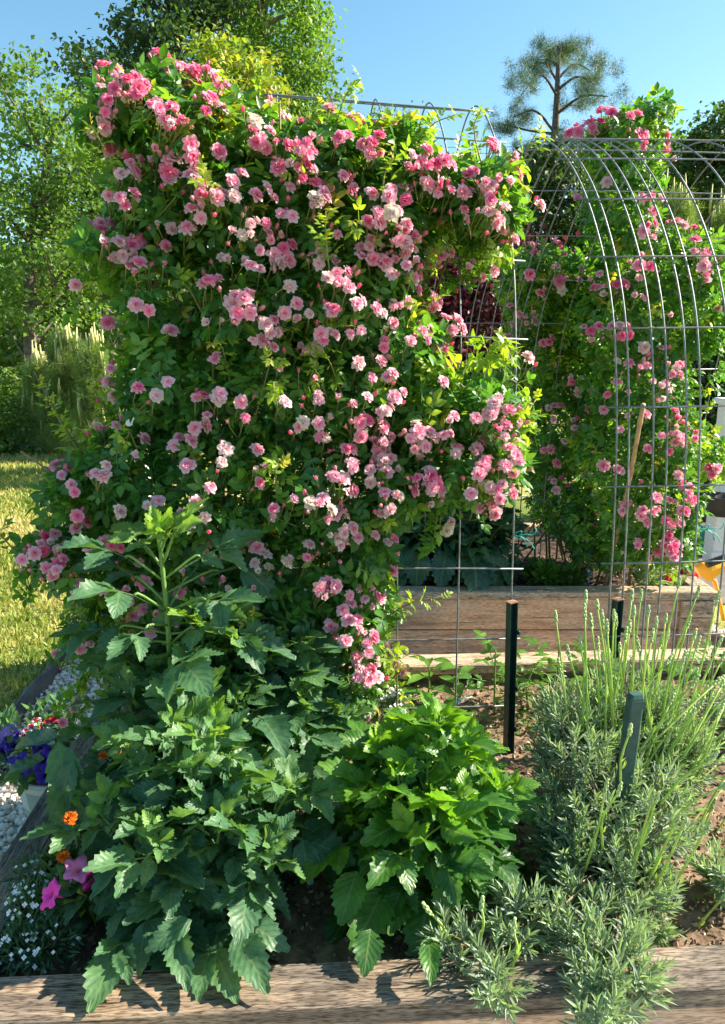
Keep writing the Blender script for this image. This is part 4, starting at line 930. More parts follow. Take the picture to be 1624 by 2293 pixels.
dahlia('low spreading dahlia drooping over the front rim board', G(455, 2030, SOILZ), fan(20, .235, .18, .37, 5), M_DAHLIA, .175, seed=5,
       extra=[(PP(270, 2110, 1.08), PP(200, 2240, .965), .9, 0), (PP(270, 2110, 1.08), PP(215, 2135, 1.02), .8, 1), (PP(270, 2110, 1.08), PP(290, 2200, 1.0), .8, 1), (PP(330, 2060, 1.1), PP(300, 2170, 1.03), .8, 2), (PP(390, 2080, 1.08), PP(420, 2215, .985), .8, 1), (PP(470, 2130, 1.07), PP(438, 2215, .975), .8, 0), (PP(480, 2125, 1.07), PP(515, 2205, .985), .85, 2), (PP(530, 2090, 1.08), PP(592, 2205, .985), .85, 0), (PP(330, 2060, 1.1), PP(380, 2120, 1.04), .8, 0), (PP(540, 2060, 1.1), PP(640, 2110, 1.06), .85, 2), (PP(430, 2060, 1.08), PP(330, 2110, 1.03), .8, 2), (PP(350, 2040, 1.12), PP(200, 2030, 1.15), .9, 'c')])
dahlia('mid-height dahlia with pale sunlit leaf tops at the foot of the rose', G(590, 1800, SOILZ), fan(14, .20, .16, .47, 7), M_DAHLIA, .18, seed=7)
dahlia('bright yellow-green bushy dahlia in the middle of the front bed', G(940, 1990, SOILZ), fan(17, .175, .15, .36, 9), M_DAHLIA_B, .175, seed=9, bright=.0,
       extra=[(PP(800, 1950, 1.2), PP(760, 2060, 1.12), 1.1, 0), (PP(860, 1990, 1.2), PP(790, 2130, 1.1), 1.2, 1), (PP(960, 2010, 1.2), PP(930, 2130, 1.1), 1.1, 2), (PP(1000, 1960, 1.2), PP(1110, 2030, 1.2), 1.1, 0), (PP(990, 1960, 1.2), PP(1000, 2080, 1.15), .9, 1), (PP(1100, 1800, 1.4), PP(1215, 1800, 1.35), .9, 2), (PP(960, 2100, 1.07), PP(966, 2190, .99), .7, 0), (PP(830, 2080, 1.1), PP(820, 2160, 1.03), 1.1, 2)])
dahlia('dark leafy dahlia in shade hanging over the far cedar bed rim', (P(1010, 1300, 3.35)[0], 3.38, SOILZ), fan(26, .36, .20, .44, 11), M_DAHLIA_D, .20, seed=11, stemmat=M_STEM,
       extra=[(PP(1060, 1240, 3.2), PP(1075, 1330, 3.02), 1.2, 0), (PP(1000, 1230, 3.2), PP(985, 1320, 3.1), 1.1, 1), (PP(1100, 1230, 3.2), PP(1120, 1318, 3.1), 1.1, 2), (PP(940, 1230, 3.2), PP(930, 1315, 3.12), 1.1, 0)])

# =================================================================== LAVENDER
LAVLEAF = leaflet(.15, 4, across=2, fold=.5, curl=.06, peak=.5, tipp=.5)
def lavender(label, blobs, ntuft, stalks, base, size=.035, group='lavender plants', bright=0.0):
    root = thing('lavender', label, 'plant', tuple(base), 0, group); base = np.array(base, float)
    X, N = blobs.sample(ntuft, lo=.55, hi=1.05, reject=.62); mb = MB(); n = len(X); up = np.array([0, 0, 1.0])
    ax = norm(N*.7+up*.75+rdirs(n)*.35); k = 15
    T = []; D = []; NN = []; S = []; R = []
    for j in range(k):
        t = j/(k-1); a = j*2.399; s1 = norm(np.cross(ax, [.2, .9, .3])); s2 = np.cross(ax, s1)
        outd = s1*math.cos(a)+s2*math.sin(a)
        T.append(X+ax*(t-.6)[..., None]*.055 if False else X+ax*((t-.6)*.055)); D.append(norm(outd*(1.0-.65*t)+ax*(.55+.7*t)+rdirs(n)*.15)); NN.append(norm(ax-outd*.3))
        S.append(size*(1.05-.35*t)*rng.uniform(.8, 1.25, n)); R.append(np.clip(rng.uniform(0, .55, n)+.35*t+bright, 0, 1))
    T = np.concatenate(T); D = np.concatenate(D); NN = np.concatenate(NN); S = np.concatenate(S); R = np.concatenate(R)
    mb.cloud(LAVLEAF, frames(D, NN, S), T, R); mb.build('foliage', M_LAV, root)
    ms = MB()
    for i in range(0, n, 6):
        tube(ms, spline([base+rng.normal(0, .02, 3)*np.array([1, 1, 0]), (base+X[i])/2+np.array([0, 0, .02]), X[i]], 6), [.004, .003, .003, .002, .002, .0015], 4)
    ms.build('woody_stems', simple_mat('lavender_wood', (.24, .19, .13), .8, noise=.3), root)
    for (b, t) in stalks:
        b = np.array(b); t = np.array(t); d = norm(t-b); L = np.linalg.norm(t-b)
        m = MB(); mid = (b+t)/2+np.array([rng.normal(0, .006), rng.normal(0, .006), .01*rng.random()]); sp = spline([b, mid, t], 9); tube(m, sp, np.linspace(.0027, .0019, 9), 5, rnd=rng.random())
        for q in (.25, .45):
            if rng.random() < .75:
                i = int(q*8); dd = rdirs(2)*.35+d; m.cloud(LAVLEAF, frames(dd, rdirs(2), np.array([.028, .024])), np.repeat(sp[i][None], 2, 0), rng.uniform(.4, 1, 2))
        fr = frames(d[None], rdirs(1), np.array([1.0]))[0]; hl = rng.uniform(.018, .032)
        for j in range(5):
            q = j/4; c = t+d*hl*(q-.2); w = (.0036, .0046, .0045, .0036, .002)[j]
            for a in range(3):
                e1 = fr[:, 0]*math.cos(a*2.09+j)+fr[:, 2]*math.sin(a*2.09+j); sphere(m, c+e1*w*.55, np.array([.0025, .0025, .0044]), 5, 4, mat=1, R=fr[:, [0, 2, 1]])
        m.build('flower_stalk', [M_LAVS, M_LAVB], root, origin=b)
    return root
LB = Blobs([(1310, 1610, 1.62, 90, 60, .13), (1280, 1690, 1.5, 75, 100, .12), (1410, 1680, 1.6, 110, 120, .15), (1500, 1670, 1.6, 70, 90, .13), (1320, 1820, 1.4, 110, 120, .13), (1440, 1820, 1.4, 90, 110, .13), (1340, 1960, 1.28, 120, 90, .12), (1420, 1990, 1.25, 75, 80, .10), (1330, 2090, 1.12, 110, 70, .09), (1380, 2180, 1.02, 85, 70, .07), (1350, 2245, .96, 80, 45, .06), (1420, 1570, 1.66, 90, 45, .12), (1250, 1880, 1.35, 45, 70, .1), (1250, 2140, 1.1, 50, 40, .05)])
tips = [(1245, 1385), (1312, 1345), (1310, 1380), (1338, 1360), (1350, 1390), (1325, 1400), (1375, 1385), (1380, 1395), (1360, 1412), (1388, 1455), (1400, 1430), (1415, 1340), (1420, 1375), (1435, 1340), (1452, 1375), (1470, 1400), (1480, 1440), (1495, 1425), (1520, 1310), (1562, 1330), (1605, 1348), (1555, 1425), (1560, 1450), (1585, 1500), (1612, 1440), (1615, 1480), (1300, 1440), (1275, 1470), (1255, 1500), (1400, 1480), (1430, 1450), (1530, 1480), (1500, 1500), (1600, 1540), (1450, 1480), (1340, 1450), (1365, 1470), (1225, 1560), (1610, 1600), (1590, 1580), (1350, 1480), (1620, 1650), (1560, 1520), (1575, 1560), (1410, 1410), (1540, 1400), (1490, 1390), (1310, 1480), (1230, 1620), (1460, 1430)]
stalks = []
for i, (a, b) in enumerate(tips):
    Yt = 1.52+.16*rng.random(); t = P(a, b, Yt); bx = 1330+(a-1400)*.55+rng.normal(0, 18); bb_ = P(bx+60, b+330+rng.normal(0, 35), Yt-.06)
    if bb_[2] < .48: bb_[2] = .48
    stalks.append((bb_, t))
for i in range(34):   # shorter green shoots leaning out to the right
    a = rng.uniform(1480, 1640); b = rng.uniform(1480, 1830); stalks.append((P(a-rng.uniform(70, 150), b+rng.uniform(120, 230), 1.46), P(a, b, 1.48+.1*rng.random())))
for a, b, c, d_ in ((1470, 1790, 1400, 1990), (1355, 1770, 1310, 1950), (1385, 1775, 1350, 1900), (1460, 1790, 1415, 1960), (1515, 1840, 1440, 2000), (1530, 1850, 1450, 2020), (1580, 1860, 1470, 2060), (1455, 1855, 1400, 2020), (1620, 2010, 1540, 2110), (1410, 1640, 1390, 1750), (1590, 1700, 1480, 1800), (1620, 1760, 1500, 1850)):
    stalks.append((P(c, d_, 1.24), P(a, b, 1.22)))
lavender('large grey-green lavender with tall budding stalks, spilling over the front rim at right', LB, 1100, stalks, (P(1400, 1950, 1.38)[0], 1.38, SOILZ))
SB = Blobs([(1060, 2130, 1.08, 60, 45, .05), (1110, 2190, 1.02, 60, 45, .05), (1160, 2050, 1.14, 60, 60, .06), (1010, 2110, 1.1, 40, 40, .04)])
lavender('small lavender sprig lying on the front rim between dahlia and big lavender', SB, 60, [(P(1065, 2130, 1.08), P(1078, 2030, 1.08)), (P(1140, 2180, 1.05), P(1150, 2085, 1.05)), (P(1010, 2110, 1.1), P(960, 2040, 1.1))], (P(1120, 2080, 1.14)[0], 1.14, SOILZ))
lavender('lone young lavender seedling on bare soil at the right edge', Blobs([(1615, 1960, 1.3, 35, 45, .05)]), 26, [], (P(1600, 1990, 1.31)[0], 1.31, SOILZ), bright=.15)
lavender('low lavender clump behind the big one at the right edge', Blobs([(1640, 1600, 1.95, 70, 60, .1)]), 60, [], (P(1640, 1660, 1.95)[0], 1.95, SOILZ), bright=.1)

# =================================================================== SEEDLINGS
def seedling(name, label, px, py, Y, h, tpl, size, n, mat, group, cat='seedling', spread=1.0, seed=0):
    r = np.random.default_rng(seed); b = P(px, py, Y); b[2] = SOILZ-.01; root = thing(name, label, cat, tuple(b), 0, group)
    ms = MB(); ml = MB(); tip = b+np.array([r.normal(0, .01), r.normal(0, .01), h]); sp = spline([b, (b+tip)/2+r.normal(0, .006, 3), tip], 10); tube(ms, sp, np.linspace(.004, .0022, 10), 6)
    for k in range(n):
        t = .35+.65*k/(n-1); i = min(9, int(t*9)); a = k*2.3+seed; d = norm(np.array([math.cos(a)*spread, math.sin(a)*spread, .35+.4*t-.25*(k % 3 == 0)])); s = size*(1.1-.35*t)*r.uniform(.8, 1.1)
        tube(ms, [sp[i], sp[i]+d*s*.25], .0014, 4)
        ml.cloud(tpl, frames(norm(d-np.array([0, 0, .25]))[None], norm(np.array([0, 0, 1])+r.normal(0, .2, 3))[None], np.array([s])), (sp[i]+d*s*.2)[None], np.array([r.uniform(.2, 1)]))
    ms.build('stem', M_STEM, root); ml.build('foliage', mat, root)
PEP = leaflet(.42, 9, across=4, fold=.14, curl=.35, wave=.1)
TOM = combine([place(leaflet(.5, 9, 1, .2, 2, .2, .2), 0, (0, .55, 0), .45)]+[place(leaflet(.5, 9, 1, .2, 2, .2, .2), -s*1.1, (0, y, 0), .34) for s in (-1, 1) for y in (.2, .5)]+[strip([[0, 0, 0], [0, .6, 0]], .012)])
seedling('pepper_seedling', 'young pepper plant under the wire beside the rose, farther one', 957, 1590, 2.12, .17, PEP, .10, 8, M_PEPPER, 'pepper seedlings', seed=1)
seedling('pepper_seedling', 'short pepper plant just in front of the left arch wire', 950, 1625, 1.98, .11, PEP, .10, 7, M_PEPPER, 'pepper seedlings', seed=2)
seedling('pepper_seedling', 'pepper seedling beside the second wire, near the plant tag', 1022, 1570, 2.15, .14, PEP, .09, 6, M_PEPPER, 'pepper seedlings', seed=4)
seedling('tomato_seedling', 'leaning tomato seedling left of the first green post', 1108, 1600, 2.10, .22, TOM, .12, 8, M_PEPPER, 'tomato seedlings', seed=5)
seedling('tomato_seedling', 'bushy tomato seedling right of the first green post', 1185, 1590, 2.12, .14, TOM, .12, 9, M_PEPPER, 'tomato seedlings', seed=6)
seedling('tomato_seedling', 'taller tomato plant behind the left side of the lavender', 1245, 1580, 2.12, .22, TOM, .14, 11, M_PEPPER, 'tomato seedlings', seed=7)
seedling('tomato_seedling', 'tomato plant behind the lavender at the right edge', 1590, 1580, 2.15, .20, TOM, .14, 11, M_PEPPER, 'tomato seedlings', seed=8)
def weeds():
    mb = MB(); pts = []
    for px, py in [(1080, 1640), (1200, 1650), (1060, 1600), (1000, 1700), (1180, 1560), (900, 1560), (1130, 1740), (1170, 1620), (650, 1990), (690, 1960), (1560, 1990), (1600, 1850), (985, 1610), (1040, 1660), (1230, 1610), (1190, 1680), (640, 1700), (1150, 1590)]:
        g = G(px, py, SOILZ)
        for k in range(14): pts.append(g+np.array([rng.normal(0, .035), rng.normal(0, .04), rng.uniform(.003, .02)]))
    T = np.array(pts); n = len(T); mb.cloud(leaflet(.6, 4), frames(rdirs(n)*np.array([1, 1, .3])+np.array([0, 0, .3]), rdirs(n)*.4+np.array([0, 0, 1]), rng.uniform(.010, .024, n)), T, rng.uniform(.3, 1, n))
    tag(mb.build('small_weeds', M_PEPPER), 'tiny green weed sprouts scattered over the bed soil', 'weeds', kind='stuff')
weeds()

# =================================================================== SMALL FLOWERS AT LEFT
FINE = leaflet(.2, 4, curl=.1)
def mound(name, label, cat, blobs, base, n, tpl, size, mat, group=None):
    root = thing(name, label, cat, tuple(base), 0, group); X, N = blobs.sample(n, lo=.4, hi=1.0, reject=.4); n = len(X); mb = MB()
    d = norm(N+rdirs(n)*.8+np.array([0, 0, .5])); mb.cloud(tpl, frames(d, rdirs(n)*.6+np.array([0, 0, 1.]), size*rng.uniform(.7, 1.3, n)), X, rng.uniform(0, 1, n)); 
    ms = MB(); b = np.array(base, float)
    for i in range(0, n, max(1, n//30)): tube(ms, spline([b, (b+X[i])/2+np.array([0, 0, .01]), X[i]], 5), .0012, 4)
    ms.build('stems', M_STEM, root); mb.build('foliage', mat, root); return root, X, N
M_ALY = leaf_mat('alyssum_leaf', [(0, (.04, .10, .05)), (1, (.10, .2, .08))], trans=.25, vein=0)
M_WPET = simple_mat('white_petal', (.82, .82, .80), .6)
def tiny_bloom(name):
    mb = MB()
    for k in range(4): V, Q, U = place(petal(.8, 1.0), k*math.pi/2, (0, 0, 0), 1, .15); mb.add(V, quads=Q, uv=U)
    sphere(mb, (0, 0, .1), .16, 5, 4, mat=1); o = mb.build(name, [M_WPET, M_STAMEN]); me = o.data; bpy.data.objects.remove(o); return me
TB = tiny_bloom('blossom')
def alyssum(label, spec, base, nl, nb, sz, seed=0):
    root, X, N = mound('alyssum', label, 'flowering plant', Blobs(spec), base, nl, FINE, .018, M_ALY, 'white alyssum clumps')
    top = np.argsort(-(X@np.array([0, -.5, 1.0]))+rng.normal(0, .03, len(X)))[:nb]
    for i in top:
        q = X[i]+norm(N[i]+np.array([0, 0, .8]))*.012; dn = norm(N[i]*.5+np.array([0, -.4, .8])+rng.normal(0, .2, 3)); fr = frames(norm(np.cross(dn, [1, .1, 0]))[None], dn[None], np.array([sz*rng.uniform(.7, 1.2)]))[0]
        o = bpy.data.objects.new('blossom', TB); COL.objects.link(o); m4 = Matrix([[*fr[j], q[j]] for j in range(3)]+[[0, 0, 0, 1]]); o.parent = root; o.matrix_parent_inverse = root_matrix(root).inverted(); o.matrix_basis = m4
alyssum('white alyssum clump in the front left corner of the bed', [(80, 2030, 1.18, 55, 60, .06), (110, 2110, 1.13, 65, 45, .05), (55, 2110, 1.13, 40, 45, .05), (60, 1960, 1.24, 30, 40, .04)], G(90, 2120, SOILZ), 1500, 98, .0042)
alyssum('white alyssum clump half hidden by the rose near the back rim', [(865, 1570, 2.1, 38, 30, .06)], G(865, 1600, SOILZ), 600, 90, .005)
def petunia_mesh(mats, seed):
    r = random.Random(seed); mb = MB(); n = 30; prof = [(0.05, -1.1), (.10, -.7), (.16, -.35), (.32, -.08), (.62, .02), (.86, .03), (1.0, -.03)]; V = []; U = []
    for k, (R_, z) in enumerate(prof):
        for j in range(n):
            a = 2*math.pi*j/n; lobe = 1+.17*max(0, R_-.3)*math.cos(5*a)*1.6; V.append([R_*lobe*math.cos(a), R_*lobe*math.sin(a), z+.10*R_*math.sin(10*a+seed)*(R_ > .5)]); U.append([j/n, R_])
    i = np.arange(len(prof)-1)[:, None]*n; j = np.arange(n)[None]; k = (j+1) % n; Q = np.stack([i+j, i+k, i+k+n, i+j+n], -1).reshape(-1, 4)
    mb.add(V, quads=Q, uv=U, rnd=.5); o = mb.build('bloom', mats); me = o.data; bpy.data.objects.remove(o); return me
def speckle_mat(name, col, spot, thr=.18, centre=None, scale=110):
    m, n, l, b, out = new_mat(name); tc = n.new('ShaderNodeTexCoord'); v = n.new('ShaderNodeTexVoronoi'); v.inputs['Scale'].default_value = scale/12; l.new(tc.outputs['Object'], v.inputs['Vector'])
    rp = ramp(n, [(thr*.6, spot), (thr, col)]); l.new(v.outputs['Distance'], rp.inputs[0])
    uvn = n.new('ShaderNodeUVMap'); sep = n.new('ShaderNodeSeparateXYZ'); l.new(uvn.outputs[0], sep.inputs[0]); r2 = ramp(n, [(.18, centre or tuple(c*.3 for c in col)), (.4, (1, 1, 1))]); l.new(sep.outputs[1], r2.inputs[0])
    mx = n.new('ShaderNodeMix'); mx.data_type = 'RGBA'; mx.blend_type = 'MULTIPLY'; mx.inputs[0].default_value = 1; l.new(rp.outputs[0], mx.inputs[6]); l.new(r2.outputs[0], mx.inputs[7]); l.new(mx.outputs[2], b.inputs['Base Color'])
    b.inputs['Roughness'].default_value = .6
    tr = n.new('ShaderNodeBsdfTranslucent'); l.new(mx.outputs[2], tr.inputs[0]); ms = n.new('ShaderNodeMixShader'); ms.inputs[0].default_value = .3; l.new(b.outputs[0], ms.inputs[1]); l.new(tr.outputs[0], ms.inputs[2]); l.new(ms.outputs[0], out.inputs[0]); return m
PET_V = petunia_mesh([speckle_mat('violet_petunia', (.075, .03, .50), (.6, .5, .85), .10)], 1); PET_L = petunia_mesh([speckle_mat('lilac_petunia', (.30, .20, .62), (.5, .4, .8), .10)], 2)
PET_M = petunia_mesh([simple_mat('magenta_petunia', (.85, .02, .36), .55)], 3); PET_P = petunia_mesh([speckle_mat('pink_petunia', (.80, .22, .50), (.85, .6, .75), .16, centre=(1.0, .9, .8))], 4)
def put(root, me, q, dn, sc, name='bloom', label=None):
    q = np.array(q); dn = norm(dn); fr = frames(norm(np.cross(dn, [.9, .2, .1]))[None], dn[None], np.array([sc]))[0]; o = bpy.data.objects.new(name, me); COL.objects.link(o)
    o.parent = root; o.matrix_parent_inverse = root_matrix(root).inverted(); o.matrix_basis = Matrix([[*fr[j], q[j]] for j in range(3)]+[[0, 0, 0, 1]])
    if label: o['label'] = label
    return o
# pot
def checker_mat():
    m, n, l, b, out = new_mat('checked_glaze'); uvn = n.new('ShaderNodeUVMap'); mp = n.new('ShaderNodeMapping'); mp.inputs['Scale'].default_value = (12, 4.0, 1); l.new(uvn.outputs[0], mp.inputs[0])
    c = n.new('ShaderNodeTexChecker'); c.inputs['Scale'].default_value = 1.0; c.inputs['Color1'].default_value = (.70, .68, .60, 1); c.inputs['Color2'].default_value = (.36, .45, .36, 1); l.new(mp.outputs[0], c.inputs[0]); l.new(c.outputs[0], b.inputs['Base Color']); b.inputs['Roughness'].default_value = .35; return m
potc = np.array([-.925, 2.06, 0]); pot = thing('flower_pot', 'pale green and white checked pot on the white gravel', 'pot', tuple(potc))
mb = MB(); lathe(mb, [(.085, 0), (.10, .04), (.118, .12), (.13, .19), (.135, .235), (.137, .245)], potc, 48); mb.build('body', checker_mat(), pot)
mb = MB(); lathe(mb, [(.137, .243), (.141, .247), (.141, .255), (.134, .258), (.126, .252), (.122, .20)], potc, 48); mb.build('rim', simple_mat('pot_rim', (.50, .56, .46), .4), pot)
mb = MB(); lathe(mb, [(.124, .225), (.06, .232), (.001, .235)], potc, 24); mb.build('potting_soil', M_SOIL, pot)
pt_, X, N = mound('petunia', 'violet speckled petunias growing out of the checked pot', 'flowering plant', Blobs([(60, 1690, 1.98, 85, 55, .10), (20, 1650, 2.0, 60, 45, .10), (100, 1640, 2.05, 70, 50, .1), (140, 1600, 2.1, 50, 40, .08)]), potc+np.array([0, 0, .23]), 420, leaflet(.5, 5), .036, M_DAHLIA, 'petunias')
for px, py, Y, me, dn, s in [(48, 1712, 1.90, PET_V, (.1, -1, .25), .033), (98, 1703, 1.90, PET_V, (.5, -1, .3), .031), (103, 1740, 1.90, PET_V, (.3, -1, -.1), .027), (12, 1655, 1.95, PET_L, (-.4, -1, .5), .032), (5, 1685, 1.92, PET_V, (-.5, -1, .2), .030), (52, 1650, 1.97, PET_V, (.2, -.8, .9), .028), (80, 1635, 2.05, PET_V, (.1, -.5, 1), .028), (92, 1680, 1.95, PET_V, (.4, -1, .6), .024), (25, 1640, 1.98, PET_L, (-.1, -.8, .7), .028), (128, 1620, 2.1, PET_V, (0, -.8, .8), .022), (30, 1670, 1.93, PET_V, (0, -1, .4), .024), (3, 1730, 1.95, PET_L, (-.6, -.8, -.4), .026)]:
    put(pt_, me, P(px, py, Y), dn, s)
vb = thing('verbena', 'red and white verbena heads above the violet petunias', 'flowering plant', tuple(potc+np.array([.03, .03, .23])))
mb = MB(); rp_ = random.Random(4)
M_VR = simple_mat('verbena_red', (.70, .015, .04), .55)
def head(mb, c, n, r, sz, mi):
    for k in range(n):
        a = k*2.4; q = math.sqrt(k/n); dn = norm(np.array([math.cos(a)*q, math.sin(a)*q-.4, 1.1])); p_ = c+np.array([math.cos(a)*q*r, math.sin(a)*q*r, r*.5*(1-q*q)]); fr = frames(norm(np.cross(dn, [.9, .1, 0]))[None], dn[None], np.array([sz]))[0]
        for j in range(5):
            V, Q, U = place(petal(.75, 1.0), j*1.257, (0, 0, 0), 1, .1); mb.add(V@fr.T+p_, quads=Q, uv=U, mat=(mi if not isinstance(mi, tuple) else mi[(j+k) % 2]))
for px, py, Y, mi in ((70, 1632, 1.98, (0, 1)), (80, 1618, 2.02, (0, 1)), (118, 1612, 2.05, 0), (60, 1640, 1.97, (0, 1))):
    c = P(px, py, Y); m_ = MB(); head(m_, c, 9, .018, .010, mi); o = m_.build('flower_head', [M_VR, M_WPET], vb); 
ms = MB()
for px, py, Y in ((70, 1632, 1.98), (80, 1618, 2.02), (118, 1612, 2.05), (60, 1640, 1.97)): tube(ms, spline([potc+np.array([.03, .03, .23]), P(px, py+30, Y), P(px, py, Y)], 8), .0016, 5)
ms.build('stems', M_STEM, vb)
# magenta petunias in the bed
b0 = G(190, 2060, SOILZ); pm, X, N = mound('petunia', 'magenta and pink petunia flowering at the left foot of the dahlias', 'flowering plant', Blobs([(200, 1990, 1.2, 50, 55, .05), (150, 2000, 1.2, 40, 45, .04)]), b0, 130, leaflet(.45, 5), .035, M_DAHLIA, 'petunias')
for px, py, Y, me, dn, s, lb in [(112, 2003, 1.13, PET_M, (-.7, -.6, .75), .024, 'hot magenta bloom'), (175, 1945, 1.16, PET_P, (.35, -.35, 1.1), .024, 'pink bloom'), (205, 1968, 1.17, PET_M, (.9, -.6, .3), .020, 'closed magenta bloom'), (150, 1975, 1.18, PET_P, (-.8, -.6, .2), .022, 'pale pink bloom')]:
    put(pm, me, P(px, py, Y), dn, s, label=lb)
# marigolds
M_MARI = petal_mat('marigold_petal', [(0, (.40, .06, .01)), (.6, (.72, .16, .01)), (1, (.85, .28, .02))], trans=.2)
def marigold(label, blooms, base, spec):
    root, X, N = mound('marigold', label, 'flowering plant', Blobs(spec), base, 260, FINE, .028, leaf_mat('marigold_leaf', [(0, (.03, .09, .03)), (1, (.09, .2, .05))], vein=0), 'marigolds')
    for px, py, Y, s in blooms:
        mb = MB(); c = P(px, py, Y); dn = norm(np.array([.1, -.55, .8])); fr = frames(norm(np.cross(dn, [.9, .1, 0]))[None], dn[None], np.array([s]))[0]
        for ri, (n_, L, tl) in enumerate(((10, 1, .1), (10, .85, .45), (8, .65, .85), (6, .45, 1.2))):
            for k in range(n_):
                V, Q, U = place(petal(.5, L*rng.uniform(.85, 1.1)), 6.28*k/n_+ri*.3, (0, 0, ri*.08), 1, tl+rng.uniform(-.15, .15), rng.uniform(-.3, .3)); mb.add(V@fr.T+c, quads=Q, uv=U, rnd=rng.random())
        tube(mb, spline([np.array(base), (np.array(base)+c)/2+np.array([.01, 0, .01]), c-dn*.01], 8), .0018, 5, mat=1)
        mb.build('bloom', [M_MARI, M_STEM], root)
marigold('orange marigold above the white alyssum beside the left rim', [(158, 1832, 1.17, .0145), (142, 1918, 1.18, .014)], G(170, 1990, SOILZ), [(150, 1940, 1.25, 45, 50, .05), (170, 1890, 1.28, 30, 40, .04)])
marigold('marigold with small orange blooms deep among the dahlia leaves', [(262, 1683, 1.34, .011), (232, 1692, 1.34, .010)], G(255, 1760, SOILZ), [(255, 1720, 1.46, 30, 30, .04)])

# =================================================================== FAR BED THINGS
def bead_stake():
    c = P(1316, 1300, 3.3); root = thing('garden_stake', 'blue and clear glass bead stake in the far bed', 'garden stake', (c[0], 3.3, SOILZ)); mb = MB(); tube(mb, [[c[0], 3.3, SOILZ-.02], [c[0]+.003, 3.3, .60]], .003, 6); mb.build('rod', M_STEEL, root)
    mg = [simple_mat('blue_glass', (.03, .18, .42), .12), simple_mat('clear_glass', (.62, .72, .74), .12)]
    for k in range(9): m = MB(); sphere(m, (c[0]+.001, 3.3, SOILZ+.03+k*.019), (.010-.002*(k % 2), .010-.002*(k % 2), .008), 10, 8); m.build('bead', mg[k % 2], root)
    m = MB(); lathe(m, [(.004, 0), (.012, .008), (.020, .018), (.022, .026), (.018, .022), (.003, .010)], (c[0]+.002, 3.3, .585), 16); m.build('glass_flower', mg[0], root)
bead_stake()
M_RED = petal_mat('geranium_red', [(0, (.75, .02, .05)), (1, (.85, .03, .06))], trans=.3)
def red_flower(label, heads, spec, base, leafmat):
    root, X, N = mound('geranium', label, 'flowering plant', Blobs(spec), base, 170, leaflet(.8, 5, fold=.1), .04, leafmat, 'red flowers in the far bed')
    for px, py, Y, r in heads:
        c = P(px, py, Y); mb = MB()
        for k in range(26):
            d = rdirs(1)[0]; d[2] = abs(d[2]); fr = frames(norm(np.cross(d, [.9, .1, .2]))[None], d[None], np.array([.016]))[0]
            for j in range(5): V, Q, U = place(petal(.8, 1.0), j*1.257, (0, 0, 0), 1, .2); mb.add(V@fr.T+c+d*np.array([r, r, r*.7]), quads=Q, uv=U, rnd=rng.random())
        tube(mb, spline([np.array(base), c-np.array([0, 0, .01])], 6), .002, 5, mat=1); mb.build('flower_head', [M_RED, M_STEM], root)
M_SAGE = leaf_mat('sage_leaf', [(0, (.18, .28, .14)), (1, (.34, .44, .24))], trans=.25, vein=0)
red_flower('red geranium between pale foliage and the far bed corner', [(1488, 1297, 3.25, .028)], [(1495, 1315, 3.25, 35, 12, .05)], (P(1490, 1320, 3.25)[0], 3.25, SOILZ), M_SAGE)
red_flower('red flower resting on the far bed corner board', [(1550, 1292, 3.3, .022), (1535, 1280, 3.32, .014)], [(1535, 1308, 3.3, 16, 10, .03)], (P(1530, 1310, 3.3)[0], 3.3, SOILZ), M_SAGE)
mound('pale_seedling', 'pale grey-green seedling beside the red geranium', 'plant', Blobs([(1455, 1300, 3.22, 28, 25, .06)]), (P(1455, 1320, 3.22)[0], 3.22, SOILZ), 120, leaflet(.4, 5), .05, M_SAGE)
mound('low_herb', 'low green herb next to the dark dahlia in the far bed', 'plant', Blobs([(1215, 1285, 3.3, 35, 22, .07)]), (P(1215, 1300, 3.3)[0], 3.3, SOILZ), 170, leaflet(.7, 5), .04, M_PEPPER)
mound('low_herb', 'low green herb near the foot of the bead stake', 'plant', Blobs([(1280, 1290, 3.35, 28, 18, .06)]), (P(1280, 1300, 3.35)[0], 3.35, SOILZ), 120, leaflet(.7, 5), .04, M_PEPPER)
mb = MB(); c = P(1411, 1290, 3.3); tube(mb, [[c[0]-.004, 3.3, SOILZ-.02], [c[0]+.004, 3.3, .50]], .010, 10); tag(mb.build('wooden_peg', M_BAMBOO), 'short wooden peg standing in the far bed soil', 'peg')
root = thing('plant_tag', 'white plant tag with a blue end lying on the soil by the wire', 'plant tag', tuple(G(1030, 1568, SOILZ)))
mb = MB(); g = G(1022, 1572, SOILZ+.03); g2 = G(1062, 1562, SOILZ+.03); box(mb, (0, -.007, 0), (.055, .007, .0012), R=np.array(Matrix.Rotation(.35, 3, 'Z')@Matrix.Rotation(-.2, 3, 'Y')), o=g); mb.build('tag_body', M_WHITE, root, smooth=False)
mb = MB(); box(mb, (-.012, -.0072, -.0002), (.014, .0072, .0016), R=np.array(Matrix.Rotation(.35, 3, 'Z')@Matrix.Rotation(-.2, 3, 'Y')), o=g); mb.build('blue_end', simple_mat('blue_plastic', (.03, .42, .70), .4), root, smooth=False)

